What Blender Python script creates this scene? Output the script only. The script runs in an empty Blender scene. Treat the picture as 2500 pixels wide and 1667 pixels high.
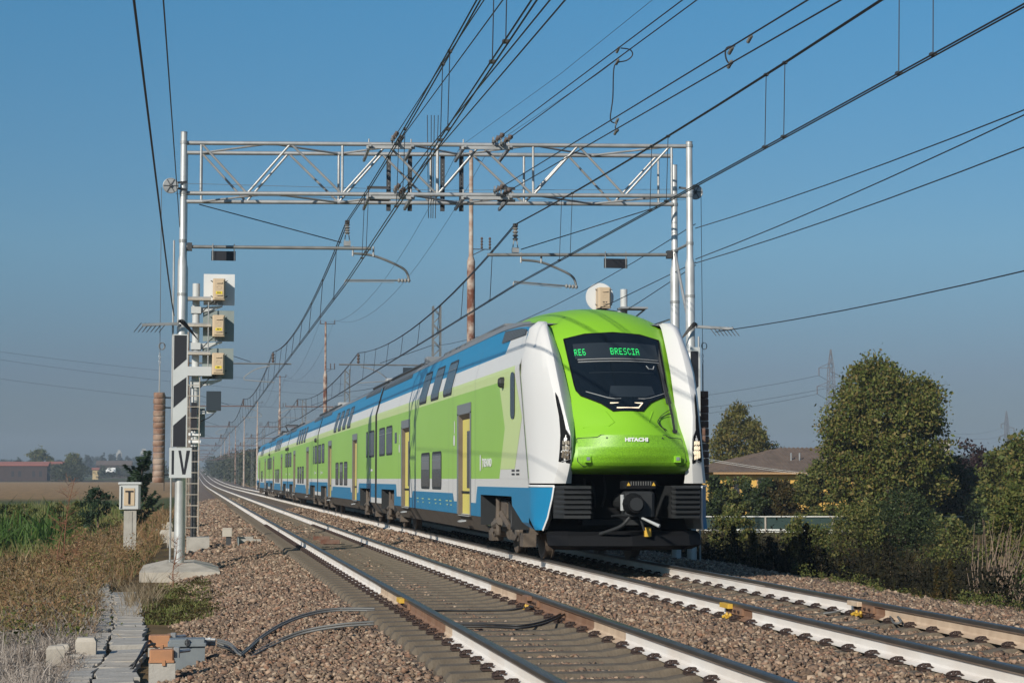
import bpy, bmesh, math, random
import numpy as np
from mathutils import Vector, Matrix
random.seed(7); RNG = np.random.default_rng(11)
S = bpy.context.scene
COL = S.collection
R = math.radians
# ------------------------------------------------------------------ camera
FPX, SW, SH = 4650.0, 2500.0, 1667.0          # focal length and picture size in pixels of the photograph
VPX, VPY, CAMH = 470.0, 1168.0, 1.342         # vanishing point of the near track, eye height over the rail head
PSI, PHI = R(9.49816), R(4.11451)
FW = np.array([math.sin(PSI)*math.cos(PHI), math.cos(PSI)*math.cos(PHI), math.sin(PHI)])
RT = np.array([math.cos(PSI), -math.sin(PSI), 0.0]); UP = np.cross(RT, FW); EYE = np.array([0, 0, CAMH])
cam = bpy.data.cameras.new('camera'); co = bpy.data.objects.new('camera', cam); COL.objects.link(co)
cam.sensor_width = 36.0; cam.lens = 36.0*FPX/SW; cam.clip_start = 0.5; cam.clip_end = 9000
m = Matrix(((RT[0], UP[0], -FW[0], 0), (RT[1], UP[1], -FW[1], 0), (RT[2], UP[2], -FW[2], CAMH), (0, 0, 0, 1)))
co.matrix_world = m; S.camera = co
def ray(px, py): return FW + RT*(px-SW/2)/FPX + UP*(SH/2-py)/FPX
def PX(px, py, X): d = ray(px, py); return EYE + d*(X/d[0])
def PY(px, py, Y): d = ray(px, py); return EYE + d*(Y/d[1])
def HZ(px, py, Y): return float(PY(px, py, Y)[2])
def PZ(px, py, Z): d = ray(px, py); return EYE + d*((Z-CAMH)/d[2])
DS = 2500/2352.0
# ------------------------------------------------------------------ light
SUN_EL = R(26.5); SDX, SDY = 0.64, 0.768      # the light travels to the right and away from the camera
w = bpy.data.worlds.new("World"); S.world = w; w.use_nodes = True
nt = w.node_tree; bg = nt.nodes['Background']
sky = nt.nodes.new('ShaderNodeTexSky'); sky.sky_type = 'NISHITA'; sky.sun_disc = False
sky.sun_elevation = SUN_EL; sky.sun_rotation = math.atan2(-SDX, -SDY)
sky.altitude = 0; sky.air_density = 1.0; sky.dust_density = 0.6; sky.ozone_density = 2.2
tc = nt.nodes.new('ShaderNodeTexCoord'); sx = nt.nodes.new('ShaderNodeSeparateXYZ'); cr = nt.nodes.new('ShaderNodeValToRGB')
mx = nt.nodes.new('ShaderNodeMix'); mx.data_type = 'RGBA'; mx.blend_type = 'MULTIPLY'; mx.inputs[0].default_value = 1.0
nt.links.new(tc.outputs['Generated'], sx.inputs[0]); nt.links.new(sx.outputs['Z'], cr.inputs[0])
SKYRAMP = [(0.0, (.22, .29, .44)), (0.055, (.325, .39, .555)), (0.12, (.45, .65, .775)), (0.25, (.385, .83, 1.0)), (0.6, (.6, .85, 1))]
while len(cr.color_ramp.elements) < len(SKYRAMP): cr.color_ramp.elements.new(0.5)
for e, (p, c) in zip(cr.color_ramp.elements, SKYRAMP): e.position = p; e.color = (*c, 1)
nt.links.new(sky.outputs[0], mx.inputs[6]); nt.links.new(cr.outputs[0], mx.inputs[7]); nt.links.new(mx.outputs[2], bg.inputs[0])
bg.inputs[1].default_value = 0.089
sl = bpy.data.lights.new('sun', 'SUN'); sl.energy = 4.8; sl.angle = R(0.53); sl.color = (1.0, 0.93, 0.82)
so = bpy.data.objects.new('sun', sl); COL.objects.link(so)
ld = Vector((SDX*math.cos(SUN_EL), SDY*math.cos(SUN_EL), -math.sin(SUN_EL)))
so.rotation_euler = ld.to_track_quat('-Z', 'Y').to_euler(); so.location = (-30, -50, 40)
S.view_settings.view_transform = 'Standard'; S.view_settings.look = 'None'; S.view_settings.exposure = 0; S.view_settings.gamma = 1
S.render.engine = 'CYCLES'
S.cycles.volume_bounces = 0; S.cycles.max_bounces = 6; S.cycles.transparent_max_bounces = 8
# ------------------------------------------------------------------ materials
MATS = {}
def mat(name, col, rough=.6, metal=0.0, noise=None, bump=0.0, bscale=20.0, spec=None, emit=None, coord='Object', isl=None, transl=0.0):
    """noise=(colour2, scale, amount[, detail]); isl = list of colours picked per loose island"""
    if name in MATS: return MATS[name]
    m = bpy.data.materials.new(name); m.use_nodes = True; MATS[name] = m
    t = m.node_tree; b = t.nodes['Principled BSDF']; L = t.links.new
    b.inputs['Base Color'].default_value = (*col, 1); b.inputs['Roughness'].default_value = rough; b.inputs['Metallic'].default_value = metal
    if spec is not None: b.inputs['Specular IOR Level'].default_value = spec
    if emit: b.inputs['Emission Color'].default_value = (*emit[0], 1); b.inputs['Emission Strength'].default_value = emit[1]
    src = None
    tcn = t.nodes.new('ShaderNodeTexCoord')
    if isl:
        g = t.nodes.new('ShaderNodeNewGeometry'); r_ = t.nodes.new('ShaderNodeValToRGB'); L(g.outputs['Random Per Island'], r_.inputs[0])
        while len(r_.color_ramp.elements) < len(isl): r_.color_ramp.elements.new(.5)
        for i, (e, c) in enumerate(zip(r_.color_ramp.elements, isl)): e.position = i/(len(isl)-1); e.color = (*c, 1)
        src = r_.outputs[0]
    if noise:
        n = t.nodes.new('ShaderNodeTexNoise'); n.inputs['Scale'].default_value = noise[1]; n.inputs['Detail'].default_value = noise[3] if len(noise) > 3 else 6
        L(tcn.outputs[coord], n.inputs['Vector'])
        r2 = t.nodes.new('ShaderNodeValToRGB'); r2.color_ramp.elements[0].position = .38; r2.color_ramp.elements[1].position = .66
        L(n.outputs['Fac'], r2.inputs[0])
        mu = t.nodes.new('ShaderNodeMath'); mu.operation = 'MULTIPLY'; mu.inputs[1].default_value = noise[2]; L(r2.outputs[0], mu.inputs[0])
        mi = t.nodes.new('ShaderNodeMix'); mi.data_type = 'RGBA'; L(mu.outputs[0], mi.inputs[0])
        if src: L(src, mi.inputs[6])
        else: mi.inputs[6].default_value = (*col, 1)
        mi.inputs[7].default_value = (*noise[0], 1); src = mi.outputs[2]
    if src: L(src, b.inputs['Base Color'])
    if bump:
        n = t.nodes.new('ShaderNodeTexNoise'); n.inputs['Scale'].default_value = bscale; n.inputs['Detail'].default_value = 5; L(tcn.outputs[coord], n.inputs['Vector'])
        bu = t.nodes.new('ShaderNodeBump'); bu.inputs['Strength'].default_value = bump; bu.inputs['Distance'].default_value = .03
        L(n.outputs['Fac'], bu.inputs['Height']); L(bu.outputs[0], b.inputs['Normal'])
    if transl:
        tr = t.nodes.new('ShaderNodeBsdfTranslucent'); ms = t.nodes.new('ShaderNodeMixShader'); ms.inputs[0].default_value = transl
        if src: L(src, tr.inputs[0])
        else: tr.inputs[0].default_value = (*col, 1)
        L(b.outputs[0], ms.inputs[1]); L(tr.outputs[0], ms.inputs[2]); L(ms.outputs[0], t.nodes['Material Output'].inputs[0])
    return m
M = lambda n: MATS[n]
mat('galvanised', (.36, .365, .365), .45, .35, noise=((.22, .225, .22), 3.0, .6), bump=.05)
mat('galvanised_white', (.56, .57, .56), .42, .35, noise=((.36, .36, .35), 2.2, .7, 8))
mat('galvanised_dark', (.20, .205, .20), .5, .3, noise=((.13, .13, .125), 4, .7))
mat('dark_steel', (.06, .062, .065), .55, .3)
mat('wire', (.035, .037, .042), .5, .4)
mat('cable_black', (.012, .012, .013), .5)
mat('cable_grey', (.13, .13, .125), .55)
mat('insulator', (.11, .085, .075), .35)
mat('insulator_grey', (.25, .25, .24), .4)
mat('rust', (.13, .055, .034), .85, noise=((.24, .18, .14), 6, .45), bump=.3)
mat('rust_pole', (.15, .055, .032), .85, noise=((.50, .43, .36), 4.0, .8, 8), bump=.2)
mat('old_paint_pole', (.44, .38, .32), .8, noise=((.26, .13, .08), 4.5, .7))
mat('concrete', (.40, .375, .335), .9, noise=((.29, .27, .235), 3.5, .7), bump=.25, bscale=30)
mat('concrete_light', (.46, .415, .35), .9, noise=((.30, .265, .22), 3, .7, 8), bump=.2, bscale=26)
mat('sleeper', (.140, .112, .080), .92, noise=((.080, .062, .044), 5, .8), bump=.3, bscale=40)
mat('rail_white', (.74, .70, .655), .65, noise=((.58, .48, .39), 1.6, .42, 8))
mat('rail_bare', (.20, .105, .06), .8, noise=((.28, .17, .11), 6, .6))
mat('rail_cream', (.56, .43, .31), .75, noise=((.40, .28, .19), 5, .6))
mat('rail_head_side', (.17, .115, .085), .6, noise=((.40, .33, .27), 2.2, .5))
mat('rail_head_pale', (.60, .53, .46), .65, noise=((.36, .27, .21), 1.2, .5))
mat('weight_rust', (.34, .255, .20), .85, noise=((.16, .07, .04), 3.2, .95, 8), bump=.3)
mat('rail_top', (.10, .092, .082), .40, 0.6, noise=((.06, .045, .035), 3, .5))
mat('clip', (.05, .03, .024), .7, .2)
mat('yellow', (.62, .38, .04), .6, noise=((.45, .25, .04), 8, .6))
mat('stone', (.3, .25, .22), .95, isl=[(0.085, 0.054, 0.037), (0.180, 0.115, 0.076), (0.275, 0.180, 0.118), (0.247, 0.131, 0.080), (0.147, 0.108, 0.078), (0.380, 0.270, 0.180), (0.199, 0.135, 0.090), (0.104, 0.068, 0.046), (0.494, 0.378, 0.268), (0.304, 0.184, 0.124)], noise=((.09, .07, .06), 14, .3), coord='Object')
mat('ballast', (.085, .060, .044), .97, noise=((.20, .145, .108), 13, .9, 8), bump=.9, bscale=17)
mat('white_paint', (.80, .80, .79), .35)
mat('sign_white', (.50, .52, .515), .5, noise=((.42, .44, .43), 4, .4))
mat('sign_black', (.012, .013, .018), .5)
mat('grey_and_shade', (.225, .265, .255), .55, noise=((.17, .20, .195), 3, .4))  # grey paint, darkened to put shade on the lower signal boards
mat('disc_white', (.62, .63, .62), .5)
mat('box_beige', (.52, .40, .265), .6)
mat('label_yellow', (.75, .58, .04), .6)
mat('cab_grey', (.50, .51, .50), .5)
mat('panel_dark', (.035, .045, .055), .3)
mat('orange', (.42, .20, .095), .65, noise=((.30, .15, .08), 9, .6))
mat('box_grey', (.17, .19, .20), .5, noise=((.25, .27, .27), 12, .3))
mat('red', (.5, .03, .03), .5)
# train
mat('t_green', (.325, .585, .090), .34, noise=((.27, .50, .075), .35, .35, 2))
mat('t_front', (.225, .500, .022), .40, noise=((.19, .44, .02), 1.2, .3))
mat('t_hatch', (.225, .500, .022), .45, noise=((.075, .20, .012), 55, .55, 4))
mat('t_light', (.58, .70, .30), .34)
mat('t_white', (.655, .65, .635), .38, noise=((.66, .64, .61), .6, .4))
mat('t_blue', (.014, .205, .40), .35)
mat('t_skirt', (.135, .112, .092), .75, noise=((.095, .075, .058), 2.5, .6))
mat('t_roof', (.20, .21, .215), .55, noise=((.15, .155, .16), 2, .5))
mat('t_louvre', (.055, .06, .065), .5)
mat('t_frame', (.19, .205, .22), .45)
mat('t_rubber', (.03, .032, .034), .6)
mat('t_glass', (.060, .064, .072), .22, spec=.28)
mat('t_blind', (.17, .175, .18), .3)
mat('t_dash', (.018, .026, .034), .4)
mat('t_screen', (.006, .010, .014), .07, spec=.5)
mat('t_black', (.007, .0075, .009), .8, spec=.15)
mat('t_plastic', (.024, .026, .028), .6, spec=.3)
mat('t_yellow', (.74, .64, .16), .4)
mat('t_bogie', (.125, .098, .075), .8, noise=((.07, .055, .045), 5, .7), bump=.2)
mat('t_wheel', (.15, .115, .09), .6, .3)
mat('t_grey', (.36, .37, .37), .5)
mat('led', (.0, .25, .05), .5, emit=((.05, 1.0, .22), 1.0))
mat('lamp', (.7, .6, .45), .3, emit=((1.0, .80, .52), .9))
mat('lamp_line', (.9, .75, .55), .3, emit=((1.0, .78, .55), 1.0))
mat('lamp_cell', (.30, .25, .19), .25, .5)
# ------------------------------------------------------------------ mesh builder
class MB:
    def __init__(s): s.v = []; s.f = []; s.m = []; s.mats = []
    def mi(s, mt):
        mt = MATS[mt]
        if mt not in s.mats: s.mats.append(mt)
        return s.mats.index(mt)
    def add(s, vs, fs, mt):
        o = len(s.v); k = s.mi(mt); s.v += [tuple(map(float, p)) for p in vs]
        for f in fs: s.f.append([o+i for i in f]); s.m.append(k)
    def box(s, a, b, mt):
        (x0, y0, z0), (x1, y1, z1) = a, b
        s.add([(x0, y0, z0), (x1, y0, z0), (x1, y1, z0), (x0, y1, z0), (x0, y0, z1), (x1, y0, z1), (x1, y1, z1), (x0, y1, z1)],
              [(0, 3, 2, 1), (4, 5, 6, 7), (0, 1, 5, 4), (1, 2, 6, 5), (2, 3, 7, 6), (3, 0, 4, 7)], mt)
    def cbox(s, c, d, mt, bev=0.0):
        a = [c[i]-d[i]/2 for i in range(3)]; b = [c[i]+d[i]/2 for i in range(3)]
        if not bev: return s.box(a, b, mt)
        # box with bevelled vertical edges and top rim
        x0, y0, z0 = a; x1, y1, z1 = b; e = bev
        ring = lambda i, z: [(x0+e+i, y0+i, z), (x1-e-i, y0+i, z), (x1-i, y0+e+i, z), (x1-i, y1-e-i, z), (x1-e-i, y1-i, z), (x0+e+i, y1-i, z), (x0+i, y1-e-i, z), (x0+i, y0+e+i, z)]
        s.loft([ring(0, z0), ring(0, z1-e*.6), ring(e*.6, z1)], mt, True, True)
    def loft(s, rings, mt, cap=False, closed=True):
        n = len(rings[0]); vs = [p for r in rings for p in r]; fs = []
        for i in range(len(rings)-1):
            for j in range(n if closed else n-1):
                k = (j+1) % n; fs.append((i*n+j, i*n+k, (i+1)*n+k, (i+1)*n+j))
        if cap: fs.append(tuple(range(n))[::-1]); fs.append(tuple((len(rings)-1)*n+j for j in range(n)))
        s.add(vs, fs, mt)
    def tube(s, pts, r, mt, n=6, cap=True):
        P = [Vector(p) for p in pts]; rings = []
        rr = r if isinstance(r, (list, tuple)) else [r]*len(P)
        u = None
        for i, p in enumerate(P):
            d = (P[min(i+1, len(P)-1)]-P[max(i-1, 0)]).normalized()
            if u is None:
                h = Vector((0, 0, 1)) if abs(d.z) < .9 else Vector((1, 0, 0)); u = d.cross(h).normalized()
            else: u = (u - d*u.dot(d)).normalized()
            v = d.cross(u)
            rings.append([tuple(p + (u*math.cos(2*math.pi*j/n) + v*math.sin(2*math.pi*j/n))*rr[i]) for j in range(n)])
        s.loft(rings, mt, cap)
    def cyl(s, a, b, r, mt, n=12, r2=None): s.tube([a, b], [r, r if r2 is None else r2], mt, n)
    def bar(s, a, b, wd, ht, mt):
        a = Vector(a); b = Vector(b); d = (b-a).normalized(); h = Vector((0, 0, 1)) if abs(d.z) < .95 else Vector((0, 1, 0))
        u = d.cross(h).normalized()*wd/2; v = u.cross(d).normalized()*ht/2
        s.loft([[tuple(p+u*i+v*j) for i, j in ((-1, -1), (1, -1), (1, 1), (-1, 1))] for p in (a, b)], mt, True)
    def prism(s, poly, off, mt, both=True):
        """planar polygon of 3D points extruded by vector off"""
        n = len(poly); o = Vector(off); top = [tuple(Vector(p)+o) for p in poly]
        s.add(list(poly)+top, [tuple(range(n))[::-1], tuple(range(n, 2*n))]+[(i, (i+1) % n, n+(i+1) % n, n+i) for i in range(n)], mt)
    def ball(s, c, r, mt, n=8, k=5):
        rings = [[(c[0]+r*math.sin(math.pi*i/k)*math.cos(2*math.pi*j/n), c[1]+r*math.sin(math.pi*i/k)*math.sin(2*math.pi*j/n), c[2]-r*math.cos(math.pi*i/k)) for j in range(n)] for i in range(k+1)]
        s.loft(rings, mt)
    def disc_stack(s, a, b, r, cnt, mt, core=.35):
        a = Vector(a); b = Vector(b); pts = []; rs = []
        for i in range(cnt*2+1):
            t = i/(cnt*2); pts.append(a.lerp(b, t)); rs.append(r*core if i % 2 == 0 else r)
        s.tube(pts, rs, mt, 9)
    def build(s, name, parent=None, org=(0, 0, 0), smooth=False, loc=None, weld=False):
        me = bpy.data.meshes.new(name); o = org
        me.from_pydata([(p[0]-o[0], p[1]-o[1], p[2]-o[2]) for p in s.v], [], s.f)
        for mt in s.mats: me.materials.append(mt)
        me.polygons.foreach_set('material_index', s.m)
        if smooth: me.polygons.foreach_set('use_smooth', [True]*len(s.f))
        me.validate(); me.update()
        if weld: bw = bmesh.new(); bw.from_mesh(me); bmesh.ops.remove_doubles(bw, verts=bw.verts, dist=.0004); bw.to_mesh(me); bw.free()
        if smooth and smooth is not True: me.set_sharp_from_angle(angle=R(smooth))
        return link(name, me, parent, loc)
def link(name, me, parent=None, loc=None):
    ob = bpy.data.objects.new(name, me); COL.objects.link(ob)
    if parent: ob.parent = parent
    if loc is not None: ob.location = loc
    return ob
def npmesh(name, V, F, mats, mi=None):
    """V (n,3) array, F (m,k) array"""
    me = bpy.data.meshes.new(name); n, k = F.shape
    me.vertices.add(len(V)); me.vertices.foreach_set('co', np.asarray(V, np.float32).ravel())
    me.loops.add(n*k); me.loops.foreach_set('vertex_index', F.astype(np.int32).ravel())
    me.polygons.add(n); me.polygons.foreach_set('loop_start', (np.arange(n)*k).astype(np.int32)); me.polygons.foreach_set('loop_total', np.full(n, k, np.int32))
    for mt in mats: me.materials.append(MATS[mt])
    if mi is not None: me.polygons.foreach_set('material_index', np.asarray(mi, np.int32))
    me.update(calc_edges=True); return me
def tag(o, label, cat, group=None, kind=None):
    if label: o['label'] = label
    if cat: o['category'] = cat
    if group: o['group'] = group
    if kind: o['kind'] = kind
    return o
def thing(name, label, cat, loc=(0, 0, 0), group=None):
    o = bpy.data.objects.new(name, None); COL.objects.link(o); o.location = loc; o.empty_display_size = .2
    return tag(o, label, cat, group)
def structure(o): o['kind'] = 'structure'; return o
def copy_tree(o, loc=None, parent=None):
    c = o.copy(); COL.objects.link(c); c.parent = parent
    if loc is not None: c.location = loc
    for ch in list(o.children): copy_tree(ch, None, c)
    return c
def lerp(a, b, t): return tuple(a[i]+(b[i]-a[i])*t for i in range(3))
def sagline(a, b, sag, n=14): return [(*lerp(a, b, i/n)[:2], lerp(a, b, i/n)[2]-4*sag*(i/n)*(1-i/n)) for i in range(n+1)]
def hermite(P, n=8):
    """smooth path through points"""
    P = [Vector(p) for p in P]; out = []
    for i in range(len(P)-1):
        p0, p1, p2, p3 = P[max(i-1, 0)], P[i], P[i+1], P[min(i+2, len(P)-1)]
        for j in range(n):
            t = j/n; out.append(.5*((2*p1)+(p2-p0)*t+(2*p0-5*p1+4*p2-p3)*t*t+(3*p1-p0-3*p2+p3)*t**3))
    out.append(P[-1]); return [tuple(p) for p in out]
# ================================================================== TERRAIN AND TRACK BED
T1, T2 = 3.19, 6.62                            # track centres
RAILS = [2.435, 3.945, 5.865, 7.375]
def grade(Y):
    Y = np.asarray(Y, float); d = np.clip(Y-250, 0, 425); return 1e-5*d*d + np.clip(Y-675, 0, None)*.0085
def field(Y): return -1.6 + .0036*np.clip(np.asarray(Y, float), 0, None)
def ground_z(X, Y):
    X = np.asarray(X, float); Y = np.asarray(Y, float); f = field(Y); e = grade(Y)-.62
    tl = np.clip((X+4.6)/2.6, 0, 1); tr = np.clip((14.2-X)/3.6, 0, 1); t = np.minimum(tl, tr); t = t*t*(3-2*t)
    n = .05*np.sin(X*1.7+Y*.6)*np.sin(Y*.83-X*.4)+.04*np.sin(X*.61-Y*.37)
    far = np.clip((Y-60)/200, 0, 1)
    return f*(1-t)+e*t + n*(1-far)*.8
def bed_z(X): return np.interp(X, [-1.3, -.5, .3, 1.5, 1.95, 2.75, 3.19, 3.6, 4.4, 4.9, 5.4, 6.62, 7.8, 8.3, 9.2, 11.0, 11.7], [-.85, -.70, -.54, -.31, -.275, -.258, -.235, -.258, -.262, -.175, -.195, -.235, -.23, -.21, -.27, -.46, -.95])
def ballast_z(X, Y):
    n = .025*np.sin(np.asarray(X)*5.1+np.asarray(Y)*1.3)*np.sin(np.asarray(Y)*2.3) + .02*np.sin(np.asarray(X)*2.2-np.asarray(Y)*.9)
    inside = ((np.abs(np.asarray(X)-T1) < 1.35) | (np.abs(np.asarray(X)-T2) < 1.35))
    return bed_z(X)+grade(Y)+np.where(inside, n*.15, n)
def sheet(name, xs, ys, fz, mt):
    X, Y = np.meshgrid(xs, ys); Z = fz(X, Y); V = np.stack([X, Y, Z], -1).reshape(-1, 3); nx, ny = len(xs), len(ys)
    i = np.arange(nx*ny).reshape(ny, nx); F = np.stack([i[:-1, :-1], i[:-1, 1:], i[1:, 1:], i[1:, :-1]], -1).reshape(-1, 4)
    me = npmesh(name, V, F, [mt]); me.polygons.foreach_set('use_smooth', [True]*len(F)); return structure(link(name, me))
def field_material():
    m = bpy.data.materials.new('fields'); m.use_nodes = True; MATS['fields'] = m
    t = m.node_tree; b = t.nodes['Principled BSDF']; L = t.links.new; b.inputs['Roughness'].default_value = .95; b.inputs['Specular IOR Level'].default_value = .1
    g = t.nodes.new('ShaderNodeNewGeometry'); s_ = t.nodes.new('ShaderNodeSeparateXYZ'); L(g.outputs['Position'], s_.inputs[0])
    # strips of crop across the view: colour by distance along the line, with wavy borders
    n = t.nodes.new('ShaderNodeTexNoise'); n.inputs['Scale'].default_value = .02; n.inputs['Detail'].default_value = 4; L(g.outputs['Position'], n.inputs['Vector'])
    a = t.nodes.new('ShaderNodeMath'); a.operation = 'MULTIPLY_ADD'; L(n.outputs['Fac'], a.inputs[0]); a.inputs[1].default_value = 14; L(s_.outputs['Y'], a.inputs[2])
    d = t.nodes.new('ShaderNodeMath'); d.operation = 'DIVIDE'; L(a.outputs[0], d.inputs[0]); d.inputs[1].default_value = 2000
    r = t.nodes.new('ShaderNodeValToRGB'); r.color_ramp.interpolation = 'LINEAR'; L(d.outputs[0], r.inputs[0])
    st = [(0, (.15, .105, .055)), (.035, (.14, .10, .055)), (.055, (.09, .10, .04)), (.10, (.07, .085, .03)), (.112, (.29, .19, .095)), (.22, (.34, .225, .115)), (.27, (.36, .25, .135)), (.275, (.30, .25, .18)),
          (.283, (.13, .10, .07)), (.31, (.06, .055, .035)), (.34, (.12, .12, .06)), (.40, (.09, .11, .05)), (.5, (.11, .12, .06)), (1, (.10, .11, .07))]
    while len(r.color_ramp.elements) < len(st): r.color_ramp.elements.new(.5)
    for e, (p, c) in zip(r.color_ramp.elements, st): e.position = p; e.color = (*c, 1)
    n2 = t.nodes.new('ShaderNodeTexNoise'); n2.inputs['Scale'].default_value = 1.1; n2.inputs['Detail'].default_value = 8; L(g.outputs['Position'], n2.inputs['Vector'])
    mi = t.nodes.new('ShaderNodeMix'); mi.data_type = 'RGBA'; mi.blend_type = 'MULTIPLY'; mi.inputs[0].default_value = .8; L(r.outputs[0], mi.inputs[6])
    r2 = t.nodes.new('ShaderNodeValToRGB'); r2.color_ramp.elements[0].position = .3; r2.color_ramp.elements[0].color = (.45, .42, .38, 1); r2.color_ramp.elements[1].position = .7; r2.color_ramp.elements[1].color = (1.25, 1.2, 1.1, 1)
    L(n2.outputs['Fac'], r2.inputs[0]); L(r2.outputs[0], mi.inputs[7]); L(mi.outputs[2], b.inputs['Base Color'])
    bu = t.nodes.new('ShaderNodeBump'); bu.inputs['Strength'].default_value = .5; bu.inputs['Distance'].default_value = .1; L(n2.outputs['Fac'], bu.inputs['Height']); L(bu.outputs[0], b.inputs['Normal'])
field_material()
xs = np.concatenate([-np.geomspace(2500, 9, 36), np.linspace(-8, 18, 66), np.geomspace(19, 2600, 40)])
ys = np.concatenate([np.linspace(-60, 0, 8), np.linspace(2, 70, 86), np.geomspace(72, 5000, 90)])
sheet('ground', xs, ys, ground_z, 'fields')
ysb = np.concatenate([np.linspace(-40, 8, 12), np.linspace(9, 60, 160), np.geomspace(61, 1500, 120)])
sheet('ballast_bed', np.linspace(-1.25, 11.65, 104), ysb, ballast_z, 'ballast')
# ---- loose ballast stones (uncountable)
def stones(name, x0, x1, y0, y1, dens, size, seed, keep=None, zf=ballast_z, mt='stone', lift=.12, label=None):
    r = np.random.default_rng(seed); n = int((x1-x0)*(y1-y0)*dens)
    X = r.uniform(x0, x1, n); Y = r.uniform(y0, y1, n)
    if keep is not None: k = keep(X, Y, r); X, Y = X[k], Y[k]
    n = len(X); sz = size*np.exp(np.clip(r.normal(0, .36, n), -1, .62)); Z = zf(X, Y)+sz*lift+np.abs(r.normal(0, .012, n))*np.where(np.abs(X-T1) < 1.3, .2, 1)-np.where(np.abs(X-T1) < 1.3, .012, .003)
    q = r.normal(0, 1, (n, 4)); q /= np.linalg.norm(q, axis=1, keepdims=True); a, b, c, d = q.T
    Rm = np.stack([1-2*(c*c+d*d), 2*(b*c-a*d), 2*(b*d+a*c), 2*(b*c+a*d), 1-2*(b*b+d*d), 2*(c*d-a*b), 2*(b*d-a*c), 2*(c*d+a*b), 1-2*(b*b+c*c)], -1).reshape(n, 3, 3)
    P = np.stack([X, Y, Z], -1); vi = r.integers(0, 14, n); VV, FF, o_ = [], [], 0
    for k in range(14):                        # angular broken stones: hulls of a few random points
        bm = bmesh.new(); pts = r.normal(0, 1, (10, 3)); pts /= np.linalg.norm(pts, axis=1, keepdims=True); pts *= r.uniform(.8, 1.15, (10, 1))*r.uniform(.65, 1.3, (1, 3))
        for p in pts: bm.verts.new(p)
        bmesh.ops.convex_hull(bm, input=bm.verts); bmesh.ops.triangulate(bm, faces=bm.faces); bm.verts.index_update()
        lo = [v for v in bm.verts if not v.link_faces]
        for v in lo: bm.verts.remove(v)
        bm.verts.index_update(); bv = np.array([v.co[:] for v in bm.verts]); bf = np.array([[v.index for v in f.verts] for f in bm.faces]); bm.free()
        I = np.where(vi == k)[0]; V = np.einsum('nij,vj->nvi', Rm[I], bv)*sz[I][:, None, None]*.5; V[:, :, 2] *= .8; V += P[I][:, None, :]
        VV.append(V.reshape(-1, 3)); FF.append((bf[None]+(np.arange(len(I))*len(bv))[:, None, None]).reshape(-1, 3)+o_); o_ += len(I)*len(bv)
    V = np.concatenate(VV); F = np.concatenate(FF)
    o = link(name, npmesh(name, V.reshape(-1, 3), F, [mt])); return tag(o, label, 'gravel', kind='stuff')
SP = .6                                        # sleeper spacing
def in_view(X, Y, m=.03): 
    u = X/np.maximum(Y, 1e-3); return (u > -.115-m) & (u < .47+m)
def keep_bed(X, Y, r):
    k = in_view(X, Y); ph = np.mod(Y, SP)
    for i, T in enumerate((T1, T2)):
        on = (np.abs(X-T) < 1.25) & (ph < .27)
        mid = np.abs(X-T) < .42
        k &= ~(on & (r.random(len(X)) > (np.where(mid, .55, .012) if i == 0 else np.where(np.abs(X-T) > 1.0, .35, .06))))
        k &= ~((np.abs(X-T) < .6) & (ph >= .27) & (r.random(len(X)) < .0))
    for x in RAILS: k &= np.abs(X-x) > .10
    return k
stones('ballast_stones', -.75, 11.1, 12.5, 27, 830, .043, 1, keep_bed, label='loose pink and brown track stones in the near part of the ballast')
stones('ballast_stones', -.6, 11.1, 27, 46, 360, .056, 2, keep_bed, label='loose pink and brown track stones beside the passing train')
stones('ballast_stones', -.3, 9.9, 46, 95, 85, .095, 3, keep_bed, label='far loose track stones along the receding rails')
stones('ballast_stones', -.3, 3.6, 95, 150, 45, .13, 4, keep_bed, label='far loose stones on the left shoulder of the ballast')
# ---- sleepers with spring clips
def sleeper_mesh():
    b = MB(); xs = [-1.2, -1.16, -.98, -.62, -.45, 0, .45, .62, .98, 1.16, 1.2]; zt = [-.235, -.192, -.186, -.176, -.205, -.208, -.205, -.176, -.186, -.192, -.235]
    rings = []
    for x, z in zip(xs, zt):
        wt, wb = .095, .14
        rings.append([(x, -wb, -.40), (x, -wb, z-.06), (x, -wt, z), (x, wt, z), (x, wb, z-.06), (x, wb, -.40)])
    b.loft(rings, 'sleeper', True); return b
def clip_mesh():
    b = MB(); b.cbox((-.02, 0, -.170), (.09, .12, .016), 'clip')
    b.tube(hermite([(.045, -.045, -.158), (.0, -.05, -.138), (-.055, -.04, -.15), (-.06, 0, -.142), (-.02, .012, -.128), (.02, -.01, -.134), (.03, .03, -.130), (-.02, .045, -.132), (-.06, .05, -.15), (-.03, .06, -.162)], 3), .0085, 'clip', 5)
    b.cyl((-.025, 0, -.16), (-.025, 0, -.118), .014, 'clip', 6); return b
sl0 = sleeper_mesh().build('sleeper'); clip_o = clip_mesh().build('rail_clip'); SLM, CLM = sl0.data, clip_o.data
bpy.data.objects.remove(clip_o); bpy.data.objects.remove(sl0)
def put_sleepers(T, ix, ix1, label, group, clips_to):
    for i in range(ix, ix1):
        y = i*SP+.135; s = link('concrete_sleeper', SLM, None, (T, y, float(grade(y)))); tag(s, label, 'sleeper', group)
        if y < clips_to:
            for rx in (-.755, .755):
                for sg in (-1, 1):
                    c = link('rail_clip', CLM, s, (rx+sg*.088, 0, 0)); c.rotation_euler = (0, 0, 0 if sg < 0 else math.pi)
put_sleepers(T1, 20, 170, 'grey concrete sleeper under the empty track nearest the camera', 'concrete sleepers of the empty track', 62)
put_sleepers(T2, 20, 170, 'dusty concrete sleeper half buried in ballast under the train track', 'concrete sleepers of the train track', 54)
b = MB()
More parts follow.
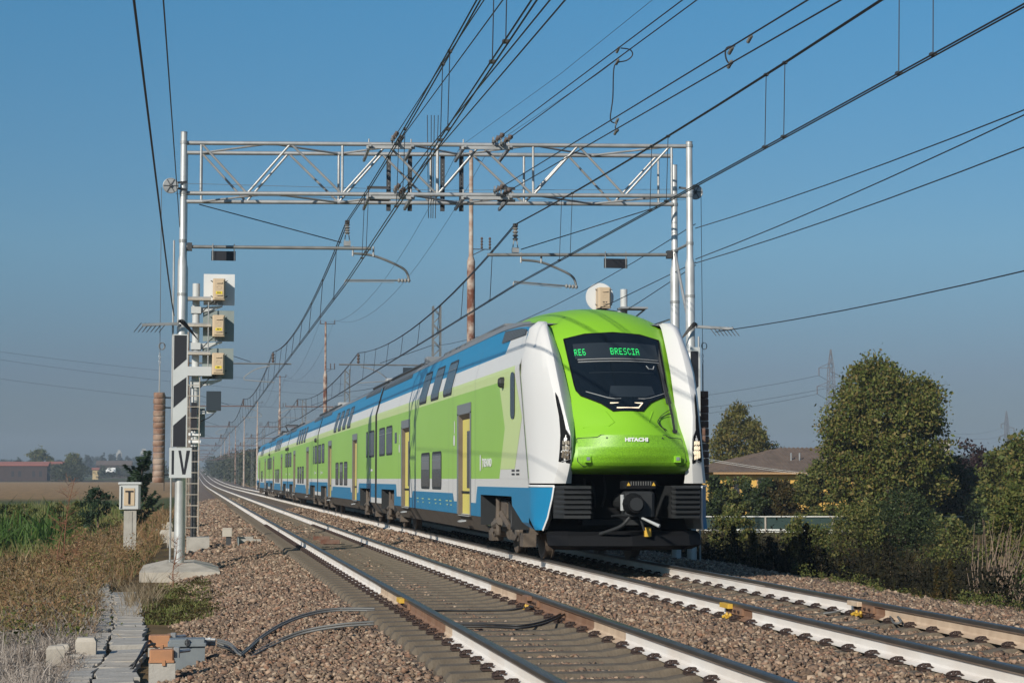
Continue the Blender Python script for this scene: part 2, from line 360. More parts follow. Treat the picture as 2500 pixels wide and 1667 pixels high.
for T in (T1, T2):
    for i in range(170, 560):
        y = i*SP+.135; g = float(grade(y)); b.box((T-1.2, y-.12, -.3+g), (T+1.2, y+.12, -.185+g), 'sleeper')
tag(b.build('far_sleepers'), 'far rows of sleepers merging along both tracks', 'sleepers', kind='stuff')
# ---- rails
prof = [(-.075, -.172, 'w'), (-.075, -.160, 'w'), (-.02, -.142, 'w'), (-.0085, -.125, 'w'), (-.0085, -.062, 'w'), (-.033, -.048, 'h'), (-.036, -.040, 'h'), (-.036, -.012, 't'), (-.028, -.002, 't'), (0, 0, 't')]
prof = prof + [(-x, z, {'w': 'w', 'h': 'h', 't': 't'}[k]) for x, z, k in prof[::-1][1:]]
def rail(x, segs, label):
    base = MB(); t = thing('rail', label, 'rail', (x, 0, 0), 'painted rails of the two tracks')
    ys = [8.0]; 
    y = 8.0
    cuts = sorted(set([c for sg in segs for c in sg[:2]]))
    grid = sorted(set(list(np.arange(8, 60, 4.0))+list(np.geomspace(60, 1500, 70))+cuts))
    for y0, y1 in zip(grid[:-1], grid[1:]):
        mid = (y0+y1)/2; web = 'rail_white'
        for a, c, mt in segs:
            if a <= mid <= c: web = mt
        g0, g1 = float(grade(y0)), float(grade(y1)); n = len(prof)
        for j in range(n-1):
            k = prof[j][2] if prof[j][2] == prof[j+1][2] else (prof[j][2] if j < n//2 else prof[j+1][2])
            if j < n//2: k = prof[j+1][2]
            else: k = prof[j][2]
            mt = {'w': web, 'h': 'rail_bare' if web == 'rail_bare' else 'rail_head_side' if mid < 26 else 'rail_head_pale', 't': 'rail_top'}[k]
            (xa, za, _), (xb, zb, _) = prof[j], prof[j+1]
            base.add([(x+xa, y0, za+g0), (x+xb, y0, zb+g0), (x+xb, y1, zb+g1), (x+xa, y1, za+g1)], [(0, 1, 2, 3)], mt)
    base.build('rail_bar', t, (x, 0, 0)); return t
rl = [rail(RAILS[0], [(18.4, 22.7, 'rail_bare'), (22.7, 24.8, 'rail_cream'), (17.9, 18.4, 'rail_cream')], 'white painted rail nearest the left edge, bare brown stretch at its joint'),
      rail(RAILS[1], [(18.6, 23.2, 'rail_bare'), (23.2, 25.2, 'rail_cream'), (17.2, 18.6, 'rail_cream')], 'white painted rail second from the left, looped cable bolted to its web'),
      rail(RAILS[2], [(19.6, 20.35, 'rail_bare')], 'white painted rail under the near wheels of the train, with yellow joint block'),
      rail(RAILS[3], [(19.7, 20.5, 'rail_bare'), (8, 19.7, 'rail_cream')], 'white painted rail under the far wheels of the train, by the bushes')]
def joint(r_i, y, cols, loops):
    x = RAILS[r_i]; t = rl[r_i]; b = MB(); s = -1
    # fish-plates, bolts and the insulating block
    b.cbox((x-.026, y, -.088), (.03, .62, .075), 'rail_bare')
    for k in range(4): b.cyl((x-.04, y-.22+.146*k, -.088), (x-.062, y-.22+.146*k, -.088), .017, 'clip', 6)
    b.build('fishplate', t, (x, 0, 0))
    b = MB(); b.cbox((x-.066, y+.2, -.045), (.06, .34, .05), cols, .006); b.build('joint_block', t, (x, 0, 0))
    if loops:
        b = MB()
        for k in range(2): b.tube(hermite([(x-.10, y-.1+.13*k, -.165), (x-.12, y-.14+.13*k, -.12), (x-.09, y-.04+.13*k, -.14), (x-.12, y+.02+.13*k, -.165)], 4), .017, 'yellow', 6)
        b.build('yellow_clip', t, (x, 0, 0))
joint(0, 21.7, 'yellow', False); joint(1, 21.9, 'rail_bare', True); joint(2, 20.2, 'yellow', True); joint(3, 20.3, 'rail_cream', True)
# ================================================================== THE TRAIN
train = thing('passenger_train', 'green, white and blue double-deck electric train running towards the camera', 'train', (T2, 28.2, 0))
TO = (T2, 28.2, 0)
SEC = [(.36, 1.2), (.65, 1.4), (1.05, 1.4), (1.34, 1.4), (2.61, 1.4), (3.0, 1.4), (3.14, 1.4), (3.2, 1.393), (3.28, 1.372), (3.48, 1.318), (3.72, 1.255), (3.98, 1.175), (4.12, 1.02), (4.22, .72), (4.28, .0)]
SZ = [p[0] for p in SEC]; SX = [p[1] for p in SEC]
def hw(z): return float(np.interp(z, SZ, SX))
def clipz(poly, lo, hi):
    for lim, sg in ((lo, 1), (hi, -1)):
        out = []
        for i in range(len(poly)):
            a, c = poly[i], poly[(i+1) % len(poly)]; da, dc = sg*(a[1]-lim), sg*(c[1]-lim)
            if da >= 0: out.append(a)
            if (da > 0) != (dc > 0) and da != dc and da*dc < 0:
                t = da/(da-dc); out.append((a[0]+(c[0]-a[0])*t, a[1]+(c[1]-a[1])*t))
        poly = out
        if len(poly) < 3: return []
    return poly
def panel(b, poly, off, mt, side=-1):
    """polygon (Y, z) laid on the body side, `off` metres proud"""
    br = [.36, .65, 3.14, 3.2, 3.28, 3.48, 3.72, 3.98, 4.12]
    for lo, hi in zip(br[:-1], br[1:]):
        q = clipz(list(poly), lo, hi)
        if len(q) >= 3:
            v = [(T2+side*(hw(z)+off), y, z) for y, z in q]; b.add(v, [tuple(range(len(v)))], mt)
def rrect(y0, y1, z0, z1, r, n=4, slant=0):
    out = []
    for cy, cz, a0 in ((y1-r, z1-r, 0), (y0+r, z1-r, 90), (y0+r, z0+r, 180), (y1-r, z0+r, 270)):
        for i in range(n+1):
            a = R(a0+90*i/n); out.append((cy+r*math.cos(a), cz+r*math.sin(a)))
    return out
def rect(y0, y1, z0, z1): return [(y0, z0), (y1, z0), (y1, z1), (y0, z1)]
def window(y0, y1, z0, z1, par, blind=0.0, vent=True, side=-1):
    b = MB(); panel(b, rrect(y0, y1, z0, z1, .12), .004, 't_rubber', side); panel(b, rrect(y0+.055, y1-.055, z0+.055, z1-.055, .09), .007, 't_glass', side)
    if blind: panel(b, rect(y0+.10, y1-.10, z1-.10-blind, z1-.09), .0085, 't_blind', side)
    if vent: panel(b, rect(y0+.06, y1-.06, z1-.20, z1-.175), .010, 't_frame', side)
    return b.build('window', par, TO)
def door(y0, y1, par, side=-1):
    f = .17; zb, zt = .60, 2.60; s = side; X = lambda o: T2+s*(1.4+o)
    b = MB()
    # frame round the opening, proud of the body; header panel above
    panel(b, rect(y0, y0+f, .62, 2.62), .006, 't_frame', s); panel(b, rect(y1-f-.04, y1, .62, 2.62), .006, 't_frame', s); panel(b, rect(y0, y1, 2.60, 2.80), .006, 't_frame', s)
    a0, a1 = y0+f, y1-f-.04; dp = -.085
    for q in ([(X(.006), a0, .62), (X(dp), a0, .62), (X(dp), a0, 2.6), (X(.006), a0, 2.6)], [(X(.006), a1, .62), (X(dp), a1, .62), (X(dp), a1, 2.6), (X(.006), a1, 2.6)], [(X(.006), a0, 2.6), (X(.006), a1, 2.6), (X(dp), a1, 2.5), (X(dp), a0, 2.5)]): b.add(q, [(0, 1, 2, 3)], 't_skirt')
    b.add([(X(.02), a0, .62), (X(dp), a0, .66), (X(dp), a1, .66), (X(.02), a1, .62)], [(0, 1, 2, 3)], 't_grey')
    fr = b.build('door_frame', par, TO)
    b = MB(); mid = (a0+a1)/2
    for c0, c1 in ((a0, mid-.006), (mid+.006, a1)):
        b.add([(X(dp+.002), c0, .64), (X(dp+.002), c1, .64), (X(dp+.002), c1, 2.55), (X(dp+.002), c0, 2.55)], [(0, 1, 2, 3)], 't_yellow')
    b.add([(X(dp), a0, .62), (X(dp), a1, .62), (X(dp), a1, 2.6), (X(dp), a0, 2.6)], [(0, 1, 2, 3)], 't_rubber')
    w0, w1 = a0+.10, a0+.95
    b.add([(X(dp+.008), w0, 1.16), (X(dp+.008), w1, 1.16), (X(dp+.008), w1, 2.27), (X(dp+.008), w0, 2.27)], [(0, 1, 2, 3)], 't_glass')
    b.add([(X(dp+.009), a0+.03, 1.62), (X(dp+.009), a0+.09, 1.62), (X(dp+.009), a0+.09, 1.76), (X(dp+.009), a0+.03, 1.76)], [(0, 1, 2, 3)], 'red')
    b.build('door', par, TO)
    b = MB(); b.prism([(X(.0), a0+.5, .52), (X(.0), a1-.45, .52), (X(.10), a1-.6, .50), (X(.10), a0+.7, .50)], (0, 0, .025), 't_grey'); b.build('door_step', par, TO)
def bellows_z(): return [.62, 1.0, 3.1, 3.6, 3.95]
def body(name, y0, y1, doors, bogies, par, cab=0, label=None):
    """cab=+1: front at y0 is a driving end with a raked seam; cab=-1: driving end at y1 (far)"""
    b = MB()
    ycap = lambda Y: 1.0 if not cab else float(np.interp(Y if cab > 0 else (2*27+2*0+0) , [30.4, 31, 31.8, 33, 34.5], [.28, .5, .7, .86, 1.0])) if cab > 0 else float(np.interp(y1-Y, [0, 1.2, 3, 4.5], [.2, .6, .86, 1]))
    cols = sorted(set([y0, y1]+[d for q in doors for d in (q[0]+.17, q[1]-.21)]+[c+s for c in bogies for s in (-1.72, 1.72)]+([31, 31.8, 33, 34.5] if cab > 0 else [])+([y1-1.2, y1-3, y1-4.5] if cab < 0 else [])))
    n = len(SZ)
    def pt(Y, i, s):
        z, x = SEC[i]
        yy = Y
        if cab > 0 and Y == y0: yy = 29.52+.45*(min(z, 3.2)-1.2) if z > 1.0 else 29.5
        if cab < 0 and Y == y1: yy = y1-.45*(max(0, min(z, 3.9)-1.2))
        if z > 3.72: z = 3.72+(z-3.72)*ycap(yy)
        return (T2+s*x, yy, z)
    band = lambda z: 't_skirt' if z < .65 else 't_white' if z < 1.34 else 't_green' if z < 3.0 else 't_light' if z < 3.2 else 't_white' if z < 3.48 else 't_blue' if z < 3.98 else 't_roof'
    for ya, yb in zip(cols[:-1], cols[1:]):
        ym = (ya+yb)/2
        for i in range(n-1):
            zm = (SZ[i]+SZ[i+1])/2
            if any(c-1.72 < ym < c+1.72 for c in bogies) and zm < 1.05: continue
            if cab and zm < (1.05 if cab > 0 else .65) and ((cab > 0 and ym < 31.24) or (cab < 0 and ym > y1-3)): continue
            for s in (-1, 1):
                if .65 < zm < 2.61 and any(q[0]+.17 <= ym <= q[1]-.21 for q in doors): continue
                b.add([pt(ya, i, s), pt(yb, i, s), pt(yb, i+1, s), pt(ya, i+1, s)], [(0, 1, 2, 3)], band(zm))
    # blue skirting with raked steps, laid over the white, both sides
    for s in (-1, 1):
        edges = [y0]+[v for q in doors for v in q]+[y1]
        spans = list(zip(edges[0::2], edges[1::2]))
        for a, c in spans:
            bg = [k for k in bogies if a-2.2 < k < c+2.2]
            if bg:      # beside a bogie: high panel with the wheel cut-out under it
                k = bg[0]; lo = max(a, k-1.72-.32 if a < k-3 else a); near_end = abs(k-y0) < abs(k-y1)
                if k < (y0+y1)/2: ya, yb = a, min(c, k+2.25)
                else: ya, yb = max(a, k-2.25), c
                if cab > 0 and k < (y0+y1)/2: ya = 29.56
                panel(b, [(ya, 1.05), (yb, 1.05), (yb-.12, 1.20), (ya, 1.20)] if k < (y0+y1)/2 else [(ya, 1.05), (yb, 1.05), (yb, 1.20), (ya+.12, 1.20)], .003, 't_blue', s)
                if k < (y0+y1)/2:
                    panel(b, [(k+1.72, .65), (yb+.16, .65), (yb, 1.05), (k+1.72, 1.05)], .003, 't_blue', s); panel(b, rect(yb+.05, c, .65, .89), .0035, 't_blue', s)
                    if cab > 0: panel(b, [(ya, .55), (30.0, .60), (k-1.72-.06, .90), (k-1.72, 1.05), (ya, 1.05)], .003, 't_blue', s)
                    else: panel(b, rect(ya, k-1.72, .80, 1.05), .003, 't_blue', s)
                else:
                    panel(b, [(ya-.16, .65), (k-1.72, .65), (k-1.72, 1.05), (ya, 1.05)], .003, 't_blue', s); panel(b, rect(a, ya-.05, .65, .89), .0035, 't_blue', s)
                    panel(b, rect(k+1.72, yb, .80, 1.05), .003, 't_blue', s)
            else:
                panel(b, [(a, .65), (c, .65), (c, .89), (c-.45, .89), (c-.62, 1.05), (a+.62, 1.05), (a+.45, .89), (a, .89)], .003, 't_blue', s)
    # dark floor, underframe and inner end walls so the cut-outs show depth
    b.box((T2-1.34, y0+(2.4 if cab > 0 else .02), 1.06), (T2+1.34, y1-(2.4 if cab < 0 else .02), 1.10), 't_plastic')
    b.box((T2-.95, y0+(2.4 if cab > 0 else .3), .62), (T2+.95, y1-.3, 1.05), 't_plastic')
    for c in bogies:
        for s in (-1, 1):
            yy = c+s*1.72; b.add([(T2-1.4, yy, .5), (T2+1.4, yy, .5), (T2+1.4, yy, 1.06), (T2-1.4, yy, 1.06)], [(0, 1, 2, 3)], 't_plastic')
    for yy, is_cab in ((y0, cab > 0), (y1, cab < 0)):
        if not is_cab:
            ring = [(T2-x, yy, z) for z, x in SEC]+[(T2+x, yy, z) for z, x in SEC[::-1][1:]]; b.add(ring, [tuple(range(len(ring)))], 't_plastic')
    # pale streaks of lettering plates on the skirting
    for s in (-1, 1):
        for yy in [d for q in doors for d in (q[0]-.55, q[1]+.6)]+[(y0+y1)/2+2.9, (y0+y1)/2-3.0]: panel(b, rect(yy, yy+.012, .66, 3.95), .0045, 't_frame', s)
        panel(b, rect(y0+(1.2 if cab > 0 else 0), y1-(1.2 if cab < 0 else 0), 3.965, 3.99), .006, 't_frame', s)
    o = b.build(name, par, TO)
    if label: o['label'] = label
    return o
def bogie(yc, powered):
    b = MB()
    for s in (-1, 1):
        x = T2+s*1.02
        b.loft([[(x-.08, yc-1.75, .42), (x+.08, yc-1.75, .42), (x+.08, yc-1.75, .62), (x-.08, yc-1.75, .62)], [(x-.1, yc-.7, .40), (x+.1, yc-.7, .40), (x+.1, yc-.7, .66), (x-.1, yc-.7, .66)], [(x-.1, yc-.35, .28), (x+.1, yc-.35, .28), (x+.1, yc-.35, .5), (x-.1, yc-.35, .5)],
                [(x-.1, yc+.35, .28), (x+.1, yc+.35, .28), (x+.1, yc+.35, .5), (x-.1, yc+.35, .5)], [(x-.1, yc+.7, .40), (x+.1, yc+.7, .40), (x+.1, yc+.7, .66), (x-.1, yc+.7, .66)], [(x-.08, yc+1.75, .42), (x+.08, yc+1.75, .42), (x+.08, yc+1.75, .62), (x-.08, yc+1.75, .62)]], 't_bogie', True)
        for wy in (-1.27, 1.27):
            b.cyl((x-.02*s, yc+wy, .46), (x+.2*s, yc+wy, .46), .17, 't_bogie', 12); b.cyl((x+.18*s, yc+wy, .46), (x+.235*s, yc+wy, .46), .11, 't_skirt', 10)
            b.disc_stack((x+.02*s, yc+wy*.74, .6), (x+.02*s, yc+wy*.74, .98), .12, 6, 't_plastic', .8)
            b.cyl((x+.17*s, yc+wy*.93, .38), (x+.17*s, yc+wy*.80, .95), .035, 't_bogie', 7)
        b.cbox((x+.02*s, yc, .80), (.42, .62, .30), 't_bogie'); b.cyl((x+.05*s, yc-.28, .5), (x+.05*s, yc-.28, .92), .16, 't_plastic', 12); b.cyl((x+.05*s, yc+.28, .5), (x+.05*s, yc+.28, .92), .16, 't_plastic', 12)
        b.cyl((x+.25*s, yc-.75, .52), (x+.25*s, yc+.15, .74), .05, 't_bogie', 8); b.cyl((x+.26*s, yc+.42, .36), (x+.26*s, yc+.42, 1.0), .045, 't_bogie', 8)
        b.tube(hermite([(x+.24*s, yc-1.4, .75), (x+.27*s, yc-1.05, .5), (x+.24*s, yc-.9, .8), (x+.25*s, yc-.6, .95)], 5), .018, 't_plastic', 5)
        b.cbox((x+.1*s, yc+1.68, .33), (.22, .34, .22), 't_bogie'); b.cbox((x+.1*s, yc-1.68, .33), (.22, .34, .22), 't_bogie')
        b.cyl((x+.24*s, yc+.3, .60), (x+.24*s, yc+.95, .52), .075, 't_skirt', 9)
    b.box((T2-1.0, yc-.3, .35), (T2+1.0, yc+.3, .6), 't_bogie')
    o = b.build('bogie', train, TO)
    for wy in (-1.27, 1.27):
        for s in (-1, 1):
            b = MB(); x = T2+s*.755; y = yc+wy
            b.tube([(x-.065*s, y, .43), (x+.0*s, y, .43), (x+.001*s, y, .43), (x+.06*s, y, .43)], [.425, .43, .43, .425], 't_wheel', 26)
            b.tube([(x+.0601*s, y, .43), (x+.0701*s, y, .43)], [.36, .12], 't_bogie', 20); b.cyl((x+.06*s, y, .43), (x+.10*s, y, .43), .10, 't_bogie', 12)
            b.tube([(x-.10*s, y, .43), (x-.066*s, y, .43)], [.45, .455], 't_wheel', 26)
            b.build('wheel', o, TO)
        b = MB(); b.cyl((T2-.75, yc+wy, .43), (T2+.75, yc+wy, .43), .085, 't_bogie', 10); b.build('axle', o, TO)
def roof_gear(ya, yb, par, seed):
    r = random.Random(seed); b = MB()
    # sunken equipment bay: dark louvres at the edge of the roof, pipes and boxes behind
    for s in (-1, 1):
        panel(b, [(ya, 3.86), (yb, 3.86), (yb-.05, 4.10), (ya+.05, 4.10)], .004, 't_louvre', s)
        y = ya+.1
        while y < yb-.1:
            panel(b, rect(y, y+.05, 3.88, 4.07), .012, 't_frame', s); y += .16
        b.tube([(T2+s*.95, ya, 4.19), (T2+s*.95, yb, 4.19)], .045, 'dark_steel', 6)
        b.tube([(T2+s*.8, ya+.3, 4.27), (T2+s*.8, yb-.4, 4.27)], .03, 'dark_steel', 6)
    y = ya+.2
    while y < yb-.7:
        d = r.uniform(.4, 1.0); w_ = r.uniform(.5, .8); h = r.uniform(.10, .2); b.cbox((T2+r.uniform(-.15, .15), y+d/2, 4.24+h/2), (w_*2, d, h), r.choice(['t_roof', 't_grey', 'dark_steel', 't_frame']), .04); y += d+r.uniform(.08, .3)
    b.build('roof_equipment', par, TO)
def car_common(cc, par, sides=(-1, 1), low=(-2.0, 0, 2.0), up=(-3.15, -1.05, 1.05, 3.15), near=True, far=True):
    for s in sides:
        for d in low: window(cc+d-.76, cc+d+.76, 1.11, 1.93, par, .0 if d else .25, True, s)
        for d in up: window(cc+d-.74, cc+d+.74, 3.05, 3.79, par, 0, True, s)
        if near: window(cc-12.55, cc-10.85, 1.97, 2.76, par, 0, False, s); window(cc-10.45, cc-9.85, 1.97, 2.76, par, 0, False, s)
        if far: window(cc+10.85, cc+12.55, 1.97, 2.76, par, 0, True, s); window(cc+8.85, cc+10.5, 1.97, 2.76, par, 0, True, s)
def text_mesh(txt, size, extrude=.002, bold=0.0, space=1.0):
    cu = bpy.data.curves.new('lettering', 'FONT'); cu.body = txt; cu.size = size; cu.extrude = extrude; cu.offset = bold; cu.align_x = 'CENTER'; cu.align_y = 'CENTER'; cu.resolution_u = 2; cu.space_character = space
    o = bpy.data.objects.new('lettering', cu); COL.objects.link(o); dg = bpy.context.evaluated_depsgraph_get(); me = bpy.data.meshes.new_from_object(o.evaluated_get(dg))
    bpy.data.objects.remove(o); bpy.data.curves.remove(cu); return me
def lettering(txt, size, pos, xdir, ydir, mt, par, org, bold=0.0, sx=1.0, space=1.0, name='lettering'):
    me = text_mesh(txt, size, .0015, bold, space); x = Vector(xdir).normalized(); y = Vector(ydir).normalized(); z = x.cross(y)
    mm = Matrix(((x.x*sx, y.x, z.x, pos[0]-org[0]), (x.y*sx, y.y, z.y, pos[1]-org[1]), (x.z*sx, y.z, z.z, pos[2]-org[2]), (0, 0, 0, 1))); me.transform(mm)
    me.materials.clear(); me.materials.append(MATS[mt]); return link(name, me, par)
# ---- leading driving carriage
JO = [55.0, 81.0, 107.0, 133.0]
dA, dB = (35.9, 37.85), (46.26, 48.25)
c1 = body('leading_carriage', 29.5, JO[0]-.28, [dA, dB], [32.95, 51.6], train, 1)
for s in (-1, 1):
    for y0 in (38.65, 40.78, 42.95): window(y0, y0+1.42, 3.05, 3.79, c1, 0, True, s)
    window(40.27, 41.9, 1.11, 1.93, c1, .28, True, s); window(42.3, 43.94, 1.11, 1.93, c1, .28, True, s)
    window(50.42, 52.05, 1.97, 2.76, c1, 0, True, s); window(52.4, 54.05, 1.97, 2.76, c1, 0, True, s)
    b = MB(); panel(b, rect(49.3, 49.8, 2.26, 2.54), .006, 't_glass', s); b.build('side_display', c1, TO)
    door(*dA, c1, s); door(*dB, c1, s)
    # angular front end of the side livery: pale green chevron ahead of the green, then white
    b = MB()
    panel(b, [(29.6, 1.34), (32.5, 1.34), (31.9, 2.2), (30.0, 2.2)], .003, 't_white', s); panel(b, [(29.97, 2.2), (31.9, 2.2), (32.54, 3.0), (30.35, 3.0)], .003, 't_white', s)
    panel(b, [(30.9, 1.5), (32.39, 1.5), (31.9, 2.2), (30.2, 2.33)], .006, 't_light', s); panel(b, [(30.2, 2.33), (31.9, 2.2), (32.54, 3.0), (30.85, 3.0)], .006, 't_light', s)
    panel(b, rect(30.42, 30.9, 3.0, 3.2), .0035, 't_white', s); panel(b, [(30.45, 3.48), (32.35, 3.48), (32.1, 3.74), (30.5, 3.74)], .0035, 't_white', s)
    b.build('livery_panel', c1, TO)
    b = MB(); panel(b, [(30.55, 3.68), (33.1, 3.72), (33.1, 3.93), (31.2, 3.84), (30.6, 3.78)], .012, 't_louvre', s)
    y = 30.7
    while y < 33.0: panel(b, rect(y, y+.05, 3.70, 3.80+.045*(y-30.7)), .018, 't_frame', s); y += .17
    b.build('roof_louvre', c1, TO)
    b = MB(); x = T2+s*1.44
    b.loft([[(T2+s*1.4+s*d, 32.05+dy*(1-e), 2.98+zz*(1-e)) for dy, zz in ((-.09, -.02), (-.06, -.09), (.03, -.10), (.08, -.02), (.05, .06), (-.01, .09), (-.07, .06))] for d, e in ((0, 0), (.06, 0.05), (.10, .35))], 't_plastic', True); b.build('mirror_camera', c1, TO)
    b = MB(); panel(b, rrect(30.86, 31.28, 2.33, 3.1, .13), .02, 't_screen', s); b.build('cab_side_window', c1, TO)
    b = MB(); panel(b, [(29.5+.45*(1.2-1.2)+.03, 1.2), (29.55, 1.2), (30.45, 3.2), (30.42, 3.2)], .012, 't_rubber', s); b.build('seam_line', c1, TO)
sdir = (0, -1, 0)
lettering('TRENORD', .20, (T2-1.408, 33.9, 1.62), sdir, (0, 0, 1), 'white_paint', c1, TO, .006, 1.2)
b = MB(); panel(b, rrect(34.62, 34.75, 1.48, 1.78, .05), .008, 'white_paint'); panel(b, rect(34.38, 34.5, 1.52, 1.72), .008, 't_light'); b.build('emblem', c1, TO)
b = MB()
for yy, z0, z1 in ((38.15, 2.0, 2.38), (48.55, 2.0, 2.35)):      # bicycle and wheelchair marks beside the doors
    panel(b, rrect(yy, yy+.22, z0, z0+.22, .08), .006, 'white_paint'); panel(b, rect(yy+.02, yy+.12, z0+.25, z1+.12), .006, 'white_paint')
for yy in (30.45, 30.9): panel(b, rect(yy, yy+.3, 1.40, 1.43), .008, 't_rubber'); panel(b, rect(yy, yy+.3, 1.46, 1.49), .008, 't_rubber')
for yy in (38.6, 39.2, 40.3, 41.1, 42.2, 43.4, 44.4): panel(b, rect(yy, yy+.35, .88, .90), .007, 't_light'); panel(b, rect(yy, yy+.2, .80, .82), .007, 't_light')
b.build('markings', c1, TO)
roof_gear(47.5, 54.6, c1, 1)
b = MB(); b.cbox((T2, 40.5, 4.27), (1.5, 9, .10), 't_roof', .05); b.build('roof_hatch', c1, TO)
# ---- middle carriages (window layout repeats) and the far driving carriage
for i in range(4):
    y0 = JO[i]+.0; y1 = (JO[i+1] if i < 3 else 158.6); cc = JO[i]+13.05
    drs = [(cc-6.7, cc-4.75), (cc+4.8, cc+6.75)]
    last = i == 3
    c = body('rear_driving_carriage' if last else 'middle_carriage', y0+.28, y1-(.0 if last else .28), drs, [JO[i]+3.55, JO[i]+(22.2 if not last else 22.0)], train, -1 if last else 0)
    car_common(cc, c, (-1,) if i > 1 else (-1, 1), far=not last, low=(-2.0, 0, 2.0) if not last else (0, 2.0), up=(-3.15, -1.05, 1.05, 3.15) if not last else (-1.05, 1.05, 3.15))
    for d in drs: door(*d, c, -1)
    if last:
        b = MB(); panel(b, [(y1-3.4, 1.34), (y1, 1.34), (y1-1.1, 3.2), (y1-3.2, 3.2), (y1-2.4, 2.2)], .004, 't_white'); b.build('livery_panel', c, TO)
    roof_gear(y0+.6, y0+5.5, c, 5+i); 
    if not last: roof_gear(y1-5.5, y1-.6, c, 9+i)
    if i in (1, 2):
        b = MB()
        for yy in (y0+.9, y1-1.1):
            b = MB(); b.loft([[(T2-1.4-d, yy+dy*(1-e_), 2.98+zz*(1-e_)) for dy, zz in ((-.09, -.02), (-.06, -.09), (.03, -.10), (.08, -.02), (.05, .06), (-.01, .09), (-.07, .06))] for d, e_ in ((0, 0), (.06, .05), (.10, .35))], 't_plastic', True); b.build('mirror_camera', c, TO)
    for k in (0, 1):
        b = MB(); yy = (y0+1.0, y1-3.0)[k]; panel(b, rect(yy, yy+.6, 1.56, 1.62), .006, 'white_paint'); panel(b, rect(yy+.9, yy+1.1, 1.5, 1.68), .006, 'white_paint'); b.build('markings', c, TO)
for c, p in [(32.95, 1), (51.6, 0)]+[(JO[i]+d, 0) for i in range(4) for d in (3.55, 22.2)]: bogie(c, p)
for y in JO:
    b = MB()
    for k in range(4):
        yy = y-.27+.135*k; ins = .05 if k % 2 else .10
        for q in (yy, ): 
            ring = lambda Y, g: [(T2-hw(z)+g, Y, min(z, 4.0)) for z in (.95, 1.3, 3.14, 3.5, 3.9)]+[(T2+hw(z)-g, Y, min(z, 4.0)) for z in (3.9, 3.5, 3.14, 1.3, .95)]
            b.loft([ring(yy, .10), ring(yy+.03, .05), ring(yy+.105, .05), ring(yy+.135, .10)], 't_black', True)
    b.build('gangway_bellows', train, TO)
# ---- pantograph, raised above a middle carriage
b = MB(); py = 122.0; zc = HZ(711, 1038, 122); q = 6.2
for s in (-.40, .40): b.tube([(q+s*.7, py+.9, 4.3), (q+s*.45, py+.2, zc-.45), (q+s, py, zc-.05)], .035, 'dark_steel', 6)
b.tube([(q-.43, py, zc-.12), (q-.38, py, zc), (q+.38, py, zc), (q+.43, py, zc-.12)], .05, 'dark_steel', 6); b.tube([(q-.38, py+.4, zc), (q+.38, py+.4, zc)], .04, 'dark_steel', 6); b.tube([(q-.22, py+.2, zc-.45), (q+.22, py+.2, zc-.45)], .04, 'dark_steel', 6)
b.cbox((q, py+.9, 4.33), (1.2, .9, .1), 'dark_steel'); b.build('pantograph', train, TO)
# ---- cab front ------------------------------------------------------
ROWS = [(1.43, 28.72, .93, 0, .06), (1.46, 28.54, .93, 0, .10), (1.51, 28.43, .935, 0, .13), (1.58, 28.345, .935, 0, .18), (1.68, 28.275, .92, 0, .26), (1.82, 28.235, .90, 0, .33), (2.0, 28.26, .86, 0, .40), (2.06, 28.33, .85, 0, .38), (2.2, 28.43, .85, 0, .40), (2.38, 28.56, .86, 0, .40), (2.6, 28.78, .87, -.005, .38), (3.0, 29.15, .90, -.02, .36), (3.3, 29.43, .92, -.035, .35), (3.63, 29.74, .95, -.06, .33),
        (3.85, 30.05, .985, -.10, .33), (4.02, 30.42, 1.015, -.16, .33), (4.13, 30.9, 1.04, -.20, .25), (4.21, 31.6, 1.05, -.24, .08), (4.26, 32.4, 1.05, -.26, 0), (4.31, 33.4, 1.05, -.26, 0)]
RZ = [r[0] for r in ROWS]
def face(x, z, off=0.0):
    """point on the cab front at lateral x (from the centre) and centre-height z"""
    yc = np.interp(z, RZ, [r[1] for r in ROWS]); xg = np.interp(z, RZ, [r[2] for r in ROWS]); dz = np.interp(z, RZ, [r[3] for r in ROWS]); dy = np.interp(z, RZ, [r[4] for r in ROWS])
    u = x/xg; return (T2+x, float(yc+dy*u*u-off), float(z+dz*abs(u)**2.2+off*.25))
def face_poly(b, poly, off, mt, nx=10, nz=10, thick=None):
    """polygon (x, z) on the cab front: triangulate a fine clipped grid so it follows the curve"""
    from mathutils.geometry import tessellate_polygon
    xs = [p[0] for p in poly]; zs = [p[1] for p in poly]
    # split into vertical strips, then horizontal bands
    def cl(poly, ax, lim, sg):
        out = []
        for i in range(len(poly)):
            a, c = poly[i], poly[(i+1) % len(poly)]; da, dc = sg*(a[ax]-lim), sg*(c[ax]-lim)
            if da >= 0: out.append(a)
            if da*dc < 0: t = da/(da-dc); out.append((a[0]+(c[0]-a[0])*t, a[1]+(c[1]-a[1])*t))
        return out
    gx = np.linspace(min(xs), max(xs), nx+1); gz = sorted(set(list(np.linspace(min(zs), max(zs), nz+1))+[z for z in RZ if min(zs) < z < max(zs)]))
    for i in range(nx):
        p1 = cl(cl(list(poly), 0, gx[i], 1), 0, gx[i+1], -1)
        if len(p1) < 3: continue
        for j in range(len(gz)-1):
            q = cl(cl(p1, 1, gz[j], 1), 1, gz[j+1], -1)
            if len(q) >= 3: b.add([face(x, z, off) for x, z in q], [tuple(range(len(q)))], mt)
b = MB(); NX = 18; rows = []
for z, yc, xg, dz, dy in ROWS: rows.append([face(xg*(-1+2*i/NX), z) for i in range(NX+1)])
rows.insert(0, [(p[0], p[1]+.25, p[2]-.03) for p in rows[0]])
b.loft(rows, 't_front', False, False)
